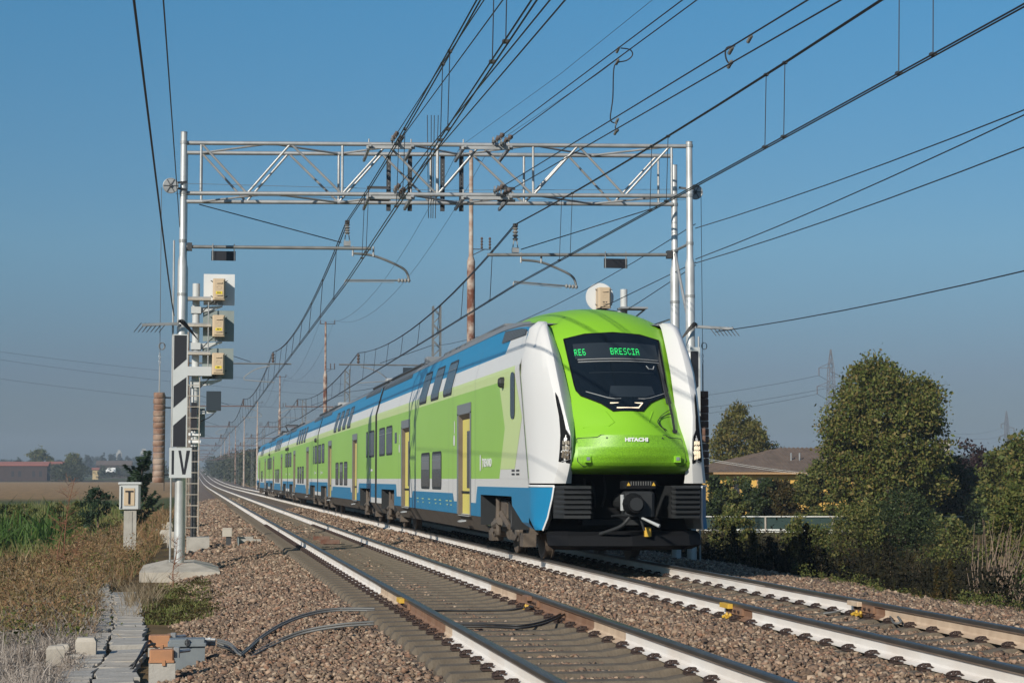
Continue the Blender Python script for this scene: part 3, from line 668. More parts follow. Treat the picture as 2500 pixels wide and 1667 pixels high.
cab = b.build('cab_front', train, TO, smooth=70)
WS = [(-.775, 3.60), (-.45, 3.655), (0, 3.67), (.45, 3.655), (.79, 3.60), (.765, 3.2), (.735, 2.80), (.735, 2.72), (.70, 2.64), (.36, 2.51), (.20, 2.375), (-.265, 2.375), (-.42, 2.50), (-.68, 2.63), (-.735, 2.72), (-.745, 2.80)]
b = MB(); face_poly(b, WS, .012, 't_screen', 16, 16); ws = b.build('windscreen', cab, TO, smooth=60, weld=True)
b = MB(); face_poly(b, [(-.28, 2.60), (.30, 2.60), (.48, 2.65), (.45, 2.78), (-.22, 2.78)], .016, 't_dash', 8, 3); face_poly(b, rect(-.5, .55, 2.995, 3.005), .016, 't_dash', 8, 1); face_poly(b, rect(-.66, .70, 3.24, 3.50), .016, 't_dash', 10, 3); b.build('cab_interior', cab, TO, smooth=60, weld=True)
b = MB(); rim = [face(x, z, .02) for x, z in WS]; b.tube(rim+[rim[0]], .012, 't_black', 5, False); b.build('windscreen_seal', cab, TO)
b = MB()
for z in (3.225, 3.185): b.tube([face(x, z, .022) for x in np.linspace(-.63, .68, 9)], .0065, 't_grey', 5)
b.tube([face(x, z, .022) for x, z in ((-.60, 2.69), (-.3, 2.585), (-.2, 2.57), (.28, 2.57), (.38, 2.585), (.66, 2.67))], .006, 't_grey', 5); b.build('windscreen_bar', cab, TO)
# upper marker lamp in the black point of the screen
b = MB()
for q in ([(-.285, 2.50), (.225, 2.50)], [(-.20, 2.425), (.15, 2.425)], [(.225, 2.50), (.14, 2.425)]): b.tube([face(x, z, .024) for x, z in q], .0085, 'lamp_line', 5)
b.build('marker_light', cab, TO)
# destination display: dot matrix
FONT = {'B': ['11110', '10001', '10001', '11110', '10001', '10001', '11110'], 'R': ['11110', '10001', '10001', '11110', '10100', '10010', '10001'], 'E': ['11111', '10000', '10000', '11110', '10000', '10000', '11111'], 'S': ['01111', '10000', '10000', '01110', '00001', '00001', '11110'],
        'C': ['01110', '10001', '10000', '10000', '10000', '10001', '01110'], 'I': ['11111', '00100', '00100', '00100', '00100', '00100', '11111'], 'A': ['01110', '10001', '10001', '11111', '10001', '10001', '10001'], '6': ['01110', '10000', '10000', '11110', '10001', '10001', '01110']}
def led(b, txt, x0, x1):
    n = len(txt); cw = (x1-x0)/n; px = cw/6.6; pz = .094/6
    for i, ch in enumerate(txt):
        for r_ in range(7):
            for c_ in range(5):
                if FONT[ch][r_][c_] == '1':
                    x = x0+i*cw+c_*px; z = 3.395-r_*pz
                    b.add([face(x+dx, z+dz, .027) for dx, dz in ((-px*.43, -pz*.43), (px*.43, -pz*.43), (px*.43, pz*.43), (-px*.43, pz*.43))], [(0, 1, 2, 3)], 'led')
for tx_, a_, c_ in (('RE6', -.655, -.475), ('BRESCIA', -.105, .385)): b = MB(); led(b, tx_, a_, c_); b.build('destination_display', cab, TO)
b = MB(); b.tube([face(.70, 2.08, .03), face(.705, 2.30, .05), face(.70, 2.66, .05)], .02, 't_plastic', 6); b.tube([face(.70, 2.66, .05), face(.66, 3.16, .035)], .011, 't_plastic', 5); b.tube([face(.735, 2.5, .05), face(.69, 3.0, .04)], .009, 't_plastic', 5)
b.tube([face(.66, 2.5, .03), face(.68, 3.17, .03)], .012, 't_rubber', 5)
b.tube(hermite([face(.69, 2.33, .05), face(.55, 2.30, .03), face(.42, 2.22, .03), (face(.45, 2.14, .03)), face(.56, 2.08, .02)], 4), .006, 't_plastic', 4); b.tube(hermite([face(.69, 2.40, .05), face(.5, 2.30, .03), face(.44, 2.2, .03), face(.53, 2.06, .02)], 4), .006, 't_plastic', 4)
b.cbox(face(.70, 2.06, .02), (.07, .05, .05), 't_plastic'); b.build('windscreen_wiper', cab, TO)
b = MB(); b.tube([face(.44+.0, 3.12, .02), face(.47, 3.07, .02), face(.55, 3.07, .02), face(.58, 3.12, .02)], .009, 't_grey', 5); b.build('cab_mirror', cab, TO)
# nose hatch with seam, two towing-eye covers and lettering
HT = [(-.83, 1.95), (-.55, 1.965), (-.50, 2.0), (.52, 2.0), (.57, 1.965), (.80, 1.95), (.855, 1.62), (.83, 1.53), (-.76, 1.53), (-.84, 1.60)]
b = MB(); face_poly(b, HT, .014, 't_hatch', 12, 8); hp = [face(x, z, .013) for x, z in HT]; b.tube(hp+[hp[0]], .009, 't_rubber', 4, False); b.build('nose_hatch', cab, TO, smooth=60, weld=True)
b = MB()
for x in (-.70, .70): b.cbox(face(x, 1.63, .035), (.11, .05, .10), 't_front', .01); b.cbox(face(x, 1.63, .062), (.05, .02, .05), 'grey_and_shade')
for x in (-.42, .45): b.cyl(face(x, 1.955, .01), face(x, 1.955, .028), .012, 't_rubber', 7)
b.build('hatch_fitting', cab, TO)['kind'] = 'stuff'
p = face(.02, 1.925, .02); lettering('HITACHI', .078, p, (1, 0, 0), (0, .1, 1), 'white_paint', cab, TO, .004, 1.18)
# raised crease under the windscreen
b = MB()
for s in (-1, 1): b.tube([face(s*.72, 2.12, .0), face(s*.36, 2.14, .0), face(s*.27, 2.2, .0), face(s*.37, 2.37, .0)], .012, 't_front', 5)
b.build('crease', cab, TO)
# white corner pillars
def pillar(s):
    Z = [1.27, 1.5, 1.75, 2.0, 2.3, 2.6, 3.0, 3.3, 3.6, 3.78, 3.86, 3.89]
    side = lambda z: (hw(z), 29.5+.45*(min(z, 3.3)-1.2) if z < 3.3 else 30.45)
    outer = dict(x=[1.175, 1.13, 1.10, 1.09, 1.10, 1.13, 1.16, 1.16, 1.13, 1.11, 1.08, 1.04], y=[28.66, 28.58, 28.52, 28.54, 28.66, 28.86, 29.18, 29.46, 29.78, 30.02, 30.18, 30.34])
    inner = dict(x=[1.0, .965, .945, .955, 1.0, 1.03, 1.045, 1.05, 1.055, 1.045, 1.02, 1.0], y=[28.62, 28.52, 28.45, 28.46, 28.60, 28.80, 29.12, 29.40, 29.74, 30.0, 30.18, 30.36])
    b = MB(); rows = []
    for i, z in enumerate(Z):
        sx_, sy = side(z); top = max(0, (z-3.78)/.11)
        sx_ = sx_ - .10*top; ox, oy, ix, iy = outer['x'][i], outer['y'][i], inner['x'][i], inner['y'][i]
        rx = float(np.interp(z, RZ, [r[2] for r in ROWS]))-.04; ry = iy+.30 if z > 1.6 else iy+.12
        mx_ = (sx_*.62+ox*.38)+.02; my = sy*.55+oy*.45-.05
        q = (sx_*.22+ox*.78)+.012; qy = sy*.16+oy*.84-.025
        rows.append([(T2+s*sx_, sy+.02, z), (T2+s*(sx_+.004), sy-.16*(1-.5*top), z), (T2+s*mx_, my, z), (T2+s*q, qy, z), (T2+s*ox, oy, z), (T2+s*(ox*.5+ix*.5), (oy+iy)/2-.012, z), (T2+s*ix, iy, z), (T2+s*(ix-.03), iy+.03, z), (T2+s*rx, ry, z)])
    last = rows[-1]; rows.append([(p[0]-s*.05, p[1]+.25, p[2]-.02) for p in last])
    b.loft(rows, 't_white', False, False)
    under = rows[0]; b.add(under+[(T2+s*.95, 29.5, 1.27)], [tuple(range(len(under)+1))], 't_plastic')
    o = b.build('corner_pillar', train, TO, smooth=28)
    # lamp housing on the front of the pillar: thin blade above, lamp pocket below
    def fp(u, z, off=.012):
        i = lambda d, k: float(np.interp(z, Z, d[k]))
        ox, oy, ix, iy = i(outer, 'x'), i(outer, 'y'), i(inner, 'x'), i(inner, 'y')
        return (T2+s*(ox+(ix-ox)*u), oy+(iy-oy)*u-off-(.012*4*u*(1-u)), z)
    b = MB()
    lo = [(1.60, -.02, -.02), (1.66, -.06, .35), (1.72, -.06, .75), (1.755, -.06, 1.0), (1.93, -.05, 1.02), (1.985, -.02, .98), (2.03, .02, .72), (2.08, .06, .50), (2.3, .12, .42), (2.5, .14, .40), (2.58, .18, .36), (2.66, .24, .26)]
    # left boundary u0(z), right boundary u1(z)
    zz = [1.60, 1.69, 1.80, 1.95, 2.0, 2.06, 2.1, 2.3, 2.5, 2.6, 2.67]; u0 = [-.05, -.08, -.09, -.08, -.07, -.05, -.03, .0, .06, .12, .22]; u1 = [1.0]*0+[.0, .5, 1.04, 1.04, .98, .72, .60, .56, .52, .48, .26]
    zlow = [1.66, 1.60, 1.55]
    prev = None
    pts_l = [fp(u, z) for z, u in zip(zz, u0)]; pts_r = [fp(max(u, v), z) for z, u, v in zip(zz, u1, u0)]
    # slanted lower edge: the inner corner is lower than the outer one
    pts_r[0] = fp(1.02, 1.57); pts_r[1] = fp(1.03, 1.66)
    for i in range(len(zz)-1): b.add([pts_l[i], pts_r[i], pts_r[i+1], pts_l[i+1]], [(0, 1, 2, 3)], 't_black')
    h = b.build('headlight', o, TO)
    b = MB()
    for r_ in range(4):
        for c_ in range(3):
            z = 1.64+.075*r_; u = .22+.25*c_
            if r_ == 0: z += .02*(2-c_)*.6
            b.add([fp(u-.10, z, .022), fp(u+.10, z-.012, .022), fp(u+.10, z+.045, .022), fp(u-.10, z+.055, .022)], [(0, 1, 2, 3)], 'lamp' if s > 0 else 'lamp_cell')
    b.build('lamp_lens', o, TO)
    b = MB(); b.tube([fp(.60, 2.10, .02), fp(.98, 1.98, .02), fp(1.0, 1.64, .02), fp(.2, 1.60, .02)], .006, 't_grey', 4); b.build('lamp_trim', o, TO)
    # blue lower corner below the pillar, with its white edge
    b = MB(); zb = [1.215, 1.05, .9, .74, .55]
    fx = [1.165, 1.18, 1.20, 1.22, 1.27]; fy = [28.72, 28.78, 28.86, 28.95, 29.08]; ys_ = [29.58, 29.58, 29.58, 29.58, 29.3]
    rows = []
    for z, x, y, ye in zip(zb, fx, fy, ys_):
        hwz = 1.403 if z > .6 else 1.36
        rows.append([(T2+s*hwz, ye, z), (T2+s*(hwz+.002), ye-.2 if ye > 29.4 else ye-.05, z), (T2+s*((hwz+x)/2+.055), (ye+y)/2-.05, z), (T2+s*(x+.012), y+.02, z), (T2+s*x, y, z)])
    b.loft(rows, 't_blue', False, False); lc = b.build('lower_corner', train, TO, smooth=50)
    b = MB(); e = [(p[0]-s*.0, p[1]-.006, p[2]) for p in [r_[-1] for r_ in rows]]; b.tube([(rows[0][i][0], rows[0][i][1]-.004, rows[0][i][2]+.012) for i in range(5)]+e, .018, 'white_paint', 5); b.build('white_edging', lc, TO)
    b = MB(); b.loft([[(T2+s*(x-.0), y+.01, z), (T2+s*(x-.10), y+.16, z), (T2+s*(x-.15), y+.7, z)] for z, x, y in zip(zb, fx, fy)], 't_grey', False, False); b.build('corner_lining', lc, TO)
    # ribbed anti-climber
    b = MB(); x0, x1 = .60, 1.10
    cx = s*.85
    n = 6; prof_ = [(.0, 1.235)]
    for k in range(n): z = 1.21-.075*k; prof_ += [(-.055, z), (-.055, z-.018), (.0, z-.045), (.0, z-.055)]
    prof_ += [(.0, .74)]
    ring = lambda x, y, g: [(T2+s*x, y+d*g, z) for d, z in prof_]
    b.loft([ring(1.16, 28.80, .25), ring(1.06, 28.46, 1), ring(.66, 28.40, 1), ring(.62, 28.5, .6)], 't_plastic', False, False)
    b.add([(T2+s*1.16, 28.80, 1.235), (T2+s*1.06, 28.46, 1.235), (T2+s*.66, 28.40, 1.235), (T2+s*.62, 29.3, 1.235), (T2+s*1.16, 29.3, 1.235)], [(0, 1, 2, 3, 4)], 't_plastic')
    b.add([(T2+s*1.16, 28.80, .74), (T2+s*1.06, 28.46, .74), (T2+s*.66, 28.40, .74), (T2+s*.62, 29.3, .74), (T2+s*1.16, 29.3, .74)], [(0, 1, 2, 3, 4)], 't_plastic')
    b.add([(T2+s*.62, 28.5, 1.235), (T2+s*.62, 29.5, 1.235), (T2+s*.62, 29.5, .74), (T2+s*.62, 28.5, .74)], [(0, 1, 2, 3)], 't_plastic')
    b.build('anti_climber', train, TO)
pillar(-1); pillar(1)
# dark bulkhead behind the coupler, plough and coupler
b = MB(); b.box((T2-1.2, 29.5, .5), (T2+1.2, 29.55, 1.5), 't_black'); b.box((T2-1.2, 28.9, 1.40), (T2+1.2, 29.5, 1.47), 't_black')
for x, z0, z1 in ((-.55, .7, 1.35), (-.42, .7, 1.3), (.5, .75, 1.3), (-.25, .9, 1.4)): b.tube(hermite([(T2+x, 29.42, z1), (T2+x+.03, 29.36, (z0+z1)/2), (T2+x-.02, 29.40, z0)], 4), .02, 't_plastic', 5)
b.box((T2-.62, 29.2, .62), (T2+.62, 29.5, .70), 't_plastic'); b.build('front_bulkhead', train, TO)
b = MB()
pr = [(-1.22, 28.95), (-.95, 28.62), (0, 28.42), (.95, 28.62), (1.22, 28.95)]
b.loft([[(T2+x*.98, y+.2, .53) for x, y in pr], [(T2+x, y+.08, .47) for x, y in pr], [(T2+x, y, .32) for x, y in pr], [(T2+x*.9, y+.14, .25) for x, y in pr]], 't_black', False, False)
b.add([(T2+x*.98, y+.2, .53) for x, y in pr]+[(T2+1.2, 29.6, .53), (T2-1.2, 29.6, .53)], [tuple(range(7))], 't_black'); b.build('snow_plough', train, TO)
b = MB(); c = (T2+.03, 28.25, .98)
b.cyl((c[0], 29.4, c[2]), (c[0], 28.5, c[2]), .13, 't_plastic', 12)
b.cbox((c[0]+.05, 28.42, c[2]-.02), (.46, .34, .38), 't_plastic', .05); b.tube([(c[0]-.06, 28.26, c[2]-.02), (c[0]-.06, 28.06, c[2]-.02)], [.17, .13], 't_black', 14); b.cyl((c[0]-.06, 28.06, c[2]-.02), (c[0]-.06, 28.03, c[2]-.02), .10, 't_plastic', 14)
b.cbox((c[0]+.06, 28.42, c[2]+.27), (.52, .3, .12), 't_black', .03)
for k in range(9): b.cbox((c[0]-.09+.038*k, 28.262, c[2]+.29), (.012, .01, .06), 'cable_grey')
for x in (-.13, .26): b.add([(c[0]+x-.03, 28.262, c[2]+.255), (c[0]+x+.03, 28.262, c[2]+.255), (c[0]+x, 28.262, c[2]+.31)], [(0, 1, 2)], 'yellow')
b.cyl((c[0]-.22, 28.3, c[2]-.12), (c[0]-.22, 28.3, c[2]+.12), .03, 't_grey', 8); b.cbox((c[0]-.2, 28.28, c[2]+.0), (.03, .05, .14), 't_grey')
b.tube([(c[0]-.42, 28.15, c[2]-.20), (c[0]-.28, 28.2, c[2]-.19), (c[0]-.1, 28.25, c[2]-.20)], .016, 't_plastic', 7)
b.tube([(c[0]+.06, 28.2, c[2]-.23), (c[0]+.28, 27.98, c[2]-.35)], [.018, .028], 't_grey', 8)
b.tube(hermite([(c[0]-.12, 28.25, c[2]-.22), (c[0]-.25, 28.3, c[2]-.36), (c[0]-.5, 28.6, c[2]-.48)], 5), .028, 't_plastic', 8)
b.tube([(c[0]+.05, 28.3, c[2]-.2), (c[0]+.12, 28.3, c[2]-.42)], .02, 't_plastic', 6); b.cbox((c[0]+.22, 28.5, c[2]-.45), (.1, .1, .14), 'yellow', .02)
b.build('coupler', train, TO)
# ================================================================== OVERHEAD LINE GANTRY
GA, GB = np.array([-.25, 38.6]), np.array([9.9, 37.3]); GU = (GB-GA)/np.linalg.norm(GB-GA); GV = np.array([.012, 1.0]); GL = float(np.linalg.norm(GB-GA))
def G(s, d, z): p = GA+GU*s*GL+GV*d; return (float(p[0]), float(p[1]), z)
GO = G(.5, .6, -.4); DEP = 1.3
gantry = thing('overhead_gantry', 'galvanised tubular lattice gantry spanning both tracks above the train', 'gantry', GO)
ZU, ZL, YF, YR = HZ(1060, 353, 38.0), HZ(1060, 475, 38.0), .06, DEP-.06
for s, d, zt in ((0, 0, HZ(440, 324, 38.6)), (0, DEP, 8.08), (1, 0, HZ(1680, 348, 37.3)), (1, DEP, 7.9)):
    b = MB(); b.tube([G(s, d, -.45), G(s, d, 5.68), G(s, d, 5.80), G(s, d, zt)], [.098, .095, .068, .066], 'galvanised_white', 16)
    b.cyl(G(s, d, zt), G(s, d, zt+.015), .07, 'galvanised', 14)
    for z in (ZU, ZL, 6.1, 5.02, 3.9):
        if z < zt: b.cyl(G(s, d, z-.03), G(s, d, z+.03), .10 if z < 5.6 else .078, 'galvanised', 14)
    b.build('post', gantry, GO, smooth=40)
for d, z in ((YF, ZU), (YR, ZU), (YF, ZL), (YR, ZL)):
    b = MB(); b.cyl(G(.004, d, z), G(.996, d, z), .043, 'galvanised', 10); b.build('truss_chord', gantry, GO, smooth=40)
tops = [.034, .21, .40, .585, .78, .963]; bots = [.125, .312, .50, .69, .872]
def member(a, c, r, nm='truss_brace'): b = MB(); b.cyl(a, c, r, 'galvanised', 8); b.build(nm, gantry, GO, smooth=40)
for d in (YF, YR):
    for i in range(5): member(G(tops[i], d, ZU), G(bots[i], d, ZL), .024); member(G(bots[i], d, ZL), G(tops[i+1], d, ZU), .024)
    for s in (.034, .312, .5, .69, .966): member(G(s, d, ZL), G(s, d, ZU), .034 if s == .5 else .026, 'truss_upright')
zz = [.034, .17, .312, .44, .56, .69, .83, .966]
for z in (ZU, ZL):
    for i in range(7): member(G(zz[i], YR if i % 2 == 0 else YF, z), G(zz[i+1], YF if i % 2 == 0 else YR, z), .022)
for s in (0, 1):      # cross bracing between the twin posts
    for za, zb in ((.2, 2.2), (2.2, 4.3), (4.3, 6.1)):
        k = int(za*10) % 2 == 0
        member(G(s, 0 if za != 2.2 else DEP, za), G(s, DEP if za != 2.2 else 0, zb), .032, 'post_brace')
    for z in (.2, 6.1): member(G(s, 0, z), G(s, DEP, z), .03, 'post_brace')
for px in (955, 1009, 1092, 1140):
    s = (px-439)/1245.; b = MB(); x, y, _ = G(s, YR+.06, 0); b.box((x-.045, y, ZL-.16), (x+.045, y+.05, ZU+.05), 'dark_steel')
    for k in range(9): b.cyl((x, y-.004, ZL+.1+.09*k), (x, y+.001, ZL+.1+.09*k), .011, 'galvanised', 6)
    b.build('anchor_channel', gantry, GO)
for pa, pb in ((885, 1004), (1118, 1245)):
    for z in (ZU-.09, ZL-.09):
        b = MB(); sa, sb = (pa-439)/1245., (pb-439)/1245.; b.bar(G(sa, -.1, z), G(sb, -.1, z), .07, .06, 'galvanised')
        for s in (sa+.006, sb-.006): b.bar(G(s, -.25, z+.02), G(s, DEP+.1, z-.02), .05, .06, 'galvanised'); b.cyl(G(s, YF, z+.02), G(s, YF, z+.2), .016, 'galvanised', 6)
        b.build('anchor_beam', gantry, GO)
b = MB()
for dx in (-.05, .0, .04, .09): x, y, _ = G(.49, .3, 0); b.cyl((x+dx, y, ZL-.45), (x+dx*1.6, y, ZU+.65), .008, 'dark_steel', 4)
b.build('bird_spikes', gantry, GO)
for s, sg, x0 in ((0, -1, -.17), (1, 1, .15)):
    b = MB(); c = G(s, -.08, 0); b.cyl((c[0]+x0, c[1], -.3), (c[0]+x0, c[1], 6.1 if s == 0 else 4.2), .019, 'galvanised', 8); b.build('conduit', gantry, GO)
def post_block(s, c, sx_, sy_):
    b = MB(); x, y, _ = G(s, DEP/2, 0); x += c
    z0, z1 = -1.0, -.42
    b.loft([[(x-sx_, y-sy_, z0), (x+sx_, y-sy_, z0), (x+sx_, y+sy_, z0), (x-sx_, y+sy_, z0)], [(x-sx_, y-sy_, z1-.04), (x+sx_, y-sy_, z1-.04), (x+sx_, y+sy_, z1-.04), (x-sx_, y+sy_, z1-.04)], [(x-sx_*.35, y-sy_*.5, z1+.10), (x+sx_*.35, y-sy_*.5, z1+.10), (x+sx_*.35, y+sy_*.5, z1+.10), (x-sx_*.35, y+sy_*.5, z1+.10)]], 'concrete_light', True)
    return b
o = post_block(0, .02, .77, 1.65).build('footing', None, G(0, 0, -1), loc=G(0, 0, -1)); tag(o, 'low hipped concrete footing under the left gantry posts with dead stalks', 'footing')
o = post_block(1, .1, .36, 1.0).build('footing', None, G(1, 0, -1), loc=G(1, 0, -1)); tag(o, 'concrete footing under the right gantry posts behind the train nose', 'footing')
# ---- cantilevers carrying the two contact lines
def cantilever(name, label, post, xend, zb, xm, zm, xc, zc, flip, sign_x, stay_from):
    """post=(x,y): mast; boom along x to xend; messenger at xm,zm; contact at xc,zc"""
    px_, py_ = post; t = thing(name, label, 'cantilever', (px_, py_, zb), 'cantilever arms holding the contact lines'); O = (px_, py_, zb); sg = 1 if xend > px_ else -1
    Y = lambda x: py_+(-.128)*(x-px_)
    b = MB(); b.cyl((px_, py_, zb), (xend, Y(xend), zb-.02), .036, 'galvanised_dark', 10)
    b.cbox((px_+sg*.12, py_, zb), (.1, .16, .16), 'dark_steel'); b.build('boom', t, O, smooth=40)
    b = MB(); b.cbox((xm, Y(xm), zb+.08), (.14, .1, .10), 'galvanised'); b.cyl((xm-.06, Y(xm), zb+.08), (xm-.03, Y(xm), zb+.3), .012, 'galvanised', 5); b.cyl((xm+.06, Y(xm), zb+.08), (xm+.03, Y(xm), zb+.3), .012, 'galvanised', 5)
    b.disc_stack((xm, Y(xm), zb+.28), (xm, Y(xm), zm-.05), .065, 4, 'insulator_grey', .4); b.cbox((xm, Y(xm), zm-.02), (.09, .14, .07), 'dark_steel'); b.build('insulator', t, O)
    b = MB(); xr = xm+.18 if True else 0; x2 = xm+1.28
    b.tube(hermite([(xm+.12, Y(xm), zb-.12), (xm+.55, Y(xm)+.02, zb-.16), (xm+1.0, Y(xm), zb-.33), (x2-.05, Y(xm), zb-.47), (x2+.02, Y(xm), zb-.66)], 6), .026, 'galvanised_dark', 8)
    for dx in (.12, .55): b.cyl((xm+dx, Y(xm), zb+.03), (xm+dx, Y(xm), zb-.18), .022, 'galvanised', 6)
    b.build('drop_tube', t, O, smooth=40)
    b = MB(); a = (x2+.05, Y(xm), zb-.67); e = (xc+.02, Y(xm), zc+.10); b.disc_stack(a, lerp(a, e, .2), .05, 4, 'insulator_grey', .4); b.cyl(lerp(a, e, .2), e, .018, 'galvanised_dark', 7); b.cyl(lerp((a[0], a[1], a[2]-.05), e, .25), (e[0], e[1], e[2]-.03), .009, 'galvanised', 5); b.cyl(e, (xc, Y(xm), zc), .012, 'galvanised', 5); b.build('registration_arm', t, O, smooth=40)
    b = MB(); b.cyl(stay_from, (xm-sg*.12, Y(xm), zb+.10), .011, 'wire', 5); b.build('stay_rod', t, O)
    x = sign_x; b = MB(); b.cbox((x, Y(x)-.02, zb-.19), (.50, .012, .20), 'sign_black')
    for dx in (-.22, .22): b.cyl((x+dx, Y(x)-.03, zb-.29), (x+dx, Y(x)-.03, zb+.06), .012, 'galvanised', 5)
    b.build('hanging_plate', t, O); return t
p0 = G(0, DEP, 0); p1 = G(1, DEP, 0)
cantilever('cantilever', 'left cantilever arm fixed to the left gantry post, over the empty track', p0[:2], 3.62, HZ(600, 604, 39.8), 3.12, HZ(843, 541, 39.5), 3.07, HZ(845, 696, 39.5), 0, .58, G(.03, DEP, ZL-.05))
cantilever('cantilever', 'right cantilever arm fixed to the right gantry post, above the train roof', p1[:2], 6.02, HZ(1500, 622, 38.8), 6.60, HZ(1265, 548, 39.0), 6.55, HZ(1268, 699, 39.0), 0, 8.68, G(.965, DEP, ZL-.05))
# ---- boards on the left post
yb = 38.42
def board(x0, x1, z0, z1, y, name, label, cat, back='grey_and_shade'):
    t = thing(name, label, cat, ((x0+x1)/2, y, z0)); b = MB(); b.box((x0, y, z0), (x1, y+.02, z1), 'sign_white')
    for z in (z0+.2*(z1-z0), z0+.8*(z1-z0)): b.box((x0+.03, y+.02, z-.02), (x1-.03, y+.09, z+.02), 'galvanised')
    b.build('plate', t, ((x0+x1)/2, y, z0)); return t
k = 4715/(yb*.9863-.25*.165)
fx = lambda p: float(PY(p, 1000, yb)[0]); fz = lambda p: HZ(440, p, yb)
X0, X1, ZT, ZB = fx(421), fx(457), fz(816), fz(1091)
t = board(X0, X1, ZB, ZT, yb, 'distance_board', 'tall white board with slanted black bars on the left gantry post', 'sign'); O = ((X0+X1)/2, yb, ZB)
u = lambda a: X0+(X1-X0)*(a-340)/85.; v = lambda a: ZT-(ZT-ZB)*(a-88)/664.
b = MB()
for q in ([(345, 94), (418, 94), (418, 235), (345, 300)], [(345, 395), (418, 340), (418, 457), (345, 522)], [(345, 626), (418, 560), (418, 750), (345, 750)]): b.prism([(u(a), yb-.002, v(c)) for a, c in q][::-1], (0, -.002, 0), 'sign_black')
b.build('black_bars', t, O)
X0, X1, ZT2, ZB2 = fx(414.6), fx(469), fz(1092), fz(1166)
t = board(X0, X1, ZB2, ZT2-.004, yb, 'numeral_plate', 'grey-white plate reading IV under the black barred board', 'sign'); O = ((X0+X1)/2, yb, ZB2)
u = lambda a: X0+(X1-X0)*(a-325)/131.; v = lambda a: ZT2-(ZT2-ZB2)*(a-752)/180.; b = MB()
for q in ([(339, 770), (353, 770), (353, 912), (339, 912)], [(378, 770), (393, 770), (412, 885), (426, 770), (447, 770), (421, 912), (403, 912)]): b.prism([(u(a), yb-.002, v(c)) for a, c in q][::-1], (0, -.002, 0), 'sign_black')
b.build('numeral', t, O)
# board edge-on on the right post
b = MB(); x, y, _ = G(1, -.15, 0); b.box((x-.04, y, 2.6), (x+.16, y+.02, 3.98), 'sign_white'); b.prism([(x-.035, y-.002, 3.9), (x-.035, y-.002, 3.0), (x+.12, y-.002, 3.2), (x+.12, y-.002, 3.9)], (0, -.003, 0), 'sign_black')
tag(b.build('distance_board', None, (x, y, 2.6), loc=(x, y, 2.6)), 'black board on the right gantry post, half hidden by the train nose', 'sign')
# ---- tension wheels and counterweights
def wheel(c, label, r=.145):
    t = thing('rope_pulley', label, 'pulley', c, 'tensioning pulleys of the gantry'); b = MB(); x, y, z = c
    pts = [(x+r*math.cos(a), y, z+r*math.sin(a)) for a in np.linspace(0, 2*math.pi, 25)]; b.tube(pts, .014, 'galvanised', 6, False)
    b.tube([(x, y-.012, z), (x, y+.012, z)], [r*.95, r*.95], 'galvanised', 20)
    for a in range(6): b.bar((x, y-.02, z), (x+r*math.cos(a*1.047), y-.02, z+r*math.sin(a*1.047)), .012, .012, 'dark_steel')
    b.cyl((x, y-.05, z), (x, y+.05, z), .03, 'dark_steel', 8); b.build('spoked_wheel', t, c)
    b = MB(); sg = 1 if x < 3 else -1; b.bar((x, y, z+.05), (x+sg*.32, y+.1, z+.1), .03, .04, 'dark_steel'); b.bar((x, y, z-.03), (x+sg*.32, y+.1, z-.06), .03, .04, 'dark_steel'); b.build('bracket', t, c); return t
wheel((-.5, 38.45, 7.19), 'spoked tension wheel beside the top of the left gantry post'); x, y, _ = G(1, .3, 0); wheel((x+.2, y, 7.2), 'spoked tension wheel beside the top of the right gantry post')
def weight(c, z0, z1, r, n, label, m1, m2, ztop):
    x, y = c; t = thing('counterweight', label, 'counterweight', (x, y, z0), 'counterweights hanging from the gantry'); O = (x, y, z0); h = (z1-z0)/n; rr = random.Random(int(x*10))
    for i in range(n):
        b = MB(); q = r*rr.uniform(.95, 1.03); b.tube([(x, y, z0+h*i+.004), (x, y, z0+h*i+.02), (x, y, z0+h*(i+1)-.02), (x, y, z0+h*(i+1)-.004)], [q*.93, q, q, q*.93], m1 if rr.random() < .5 else m2, 16); b.build('cast_weight', t, O, smooth=50)
    b = MB(); b.cyl((x, y, z1), (x, y, z1+.55), .014, 'galvanised', 6); b.build('hanger_rod', t, O)
    b = MB()
    for k in range(5): b.tube([(x+.02*math.cos(a)*(1 if k % 2 else .4), y+.02*math.cos(a)*(.4 if k % 2 else 1), z1+.56+.05*k+.03*math.sin(a)) for a in np.linspace(0, 6.28, 9)], .006, 'galvanised', 4, False)
    b.build('chain', t, O)
    b = MB()
    for k in range(3): b.tube([(x+.03+.055*math.cos(a)+.01*k, y+.02*k, z1+.92+.07*math.sin(a)) for a in np.linspace(0, 6.28, 13)], .006, 'galvanised', 4, False)
    b.cyl((x, y, z1+.8), (x-.01, y, ztop), .006, 'cable_grey', 4); b.build('rope', t, O)
weight((-.67, 38.45), 1.26, 3.05, .115, 15, 'rusty stack of cast weights hanging left of the striped board', 'weight_rust', 'weight_rust', 7.15)
x, y, _ = G(1, .3, 0); weight((x+.33, y), 1.3, 3.12, .115, 12, 'red-brown stack of weights behind the right edge of the train nose', 'rust', 'rust', 7.15)
b = MB()
for z in (2.75, 2.95, 1.42): b.bar((-.25, 38.6, z), (-.6, 38.5, z), .02, .025, 'dark_steel')
b.cyl((-.555, 38.5, 1.1), (-.555, 38.5, 3.0), .008, 'dark_steel', 5)
b.build('weight_guide', gantry, GO)
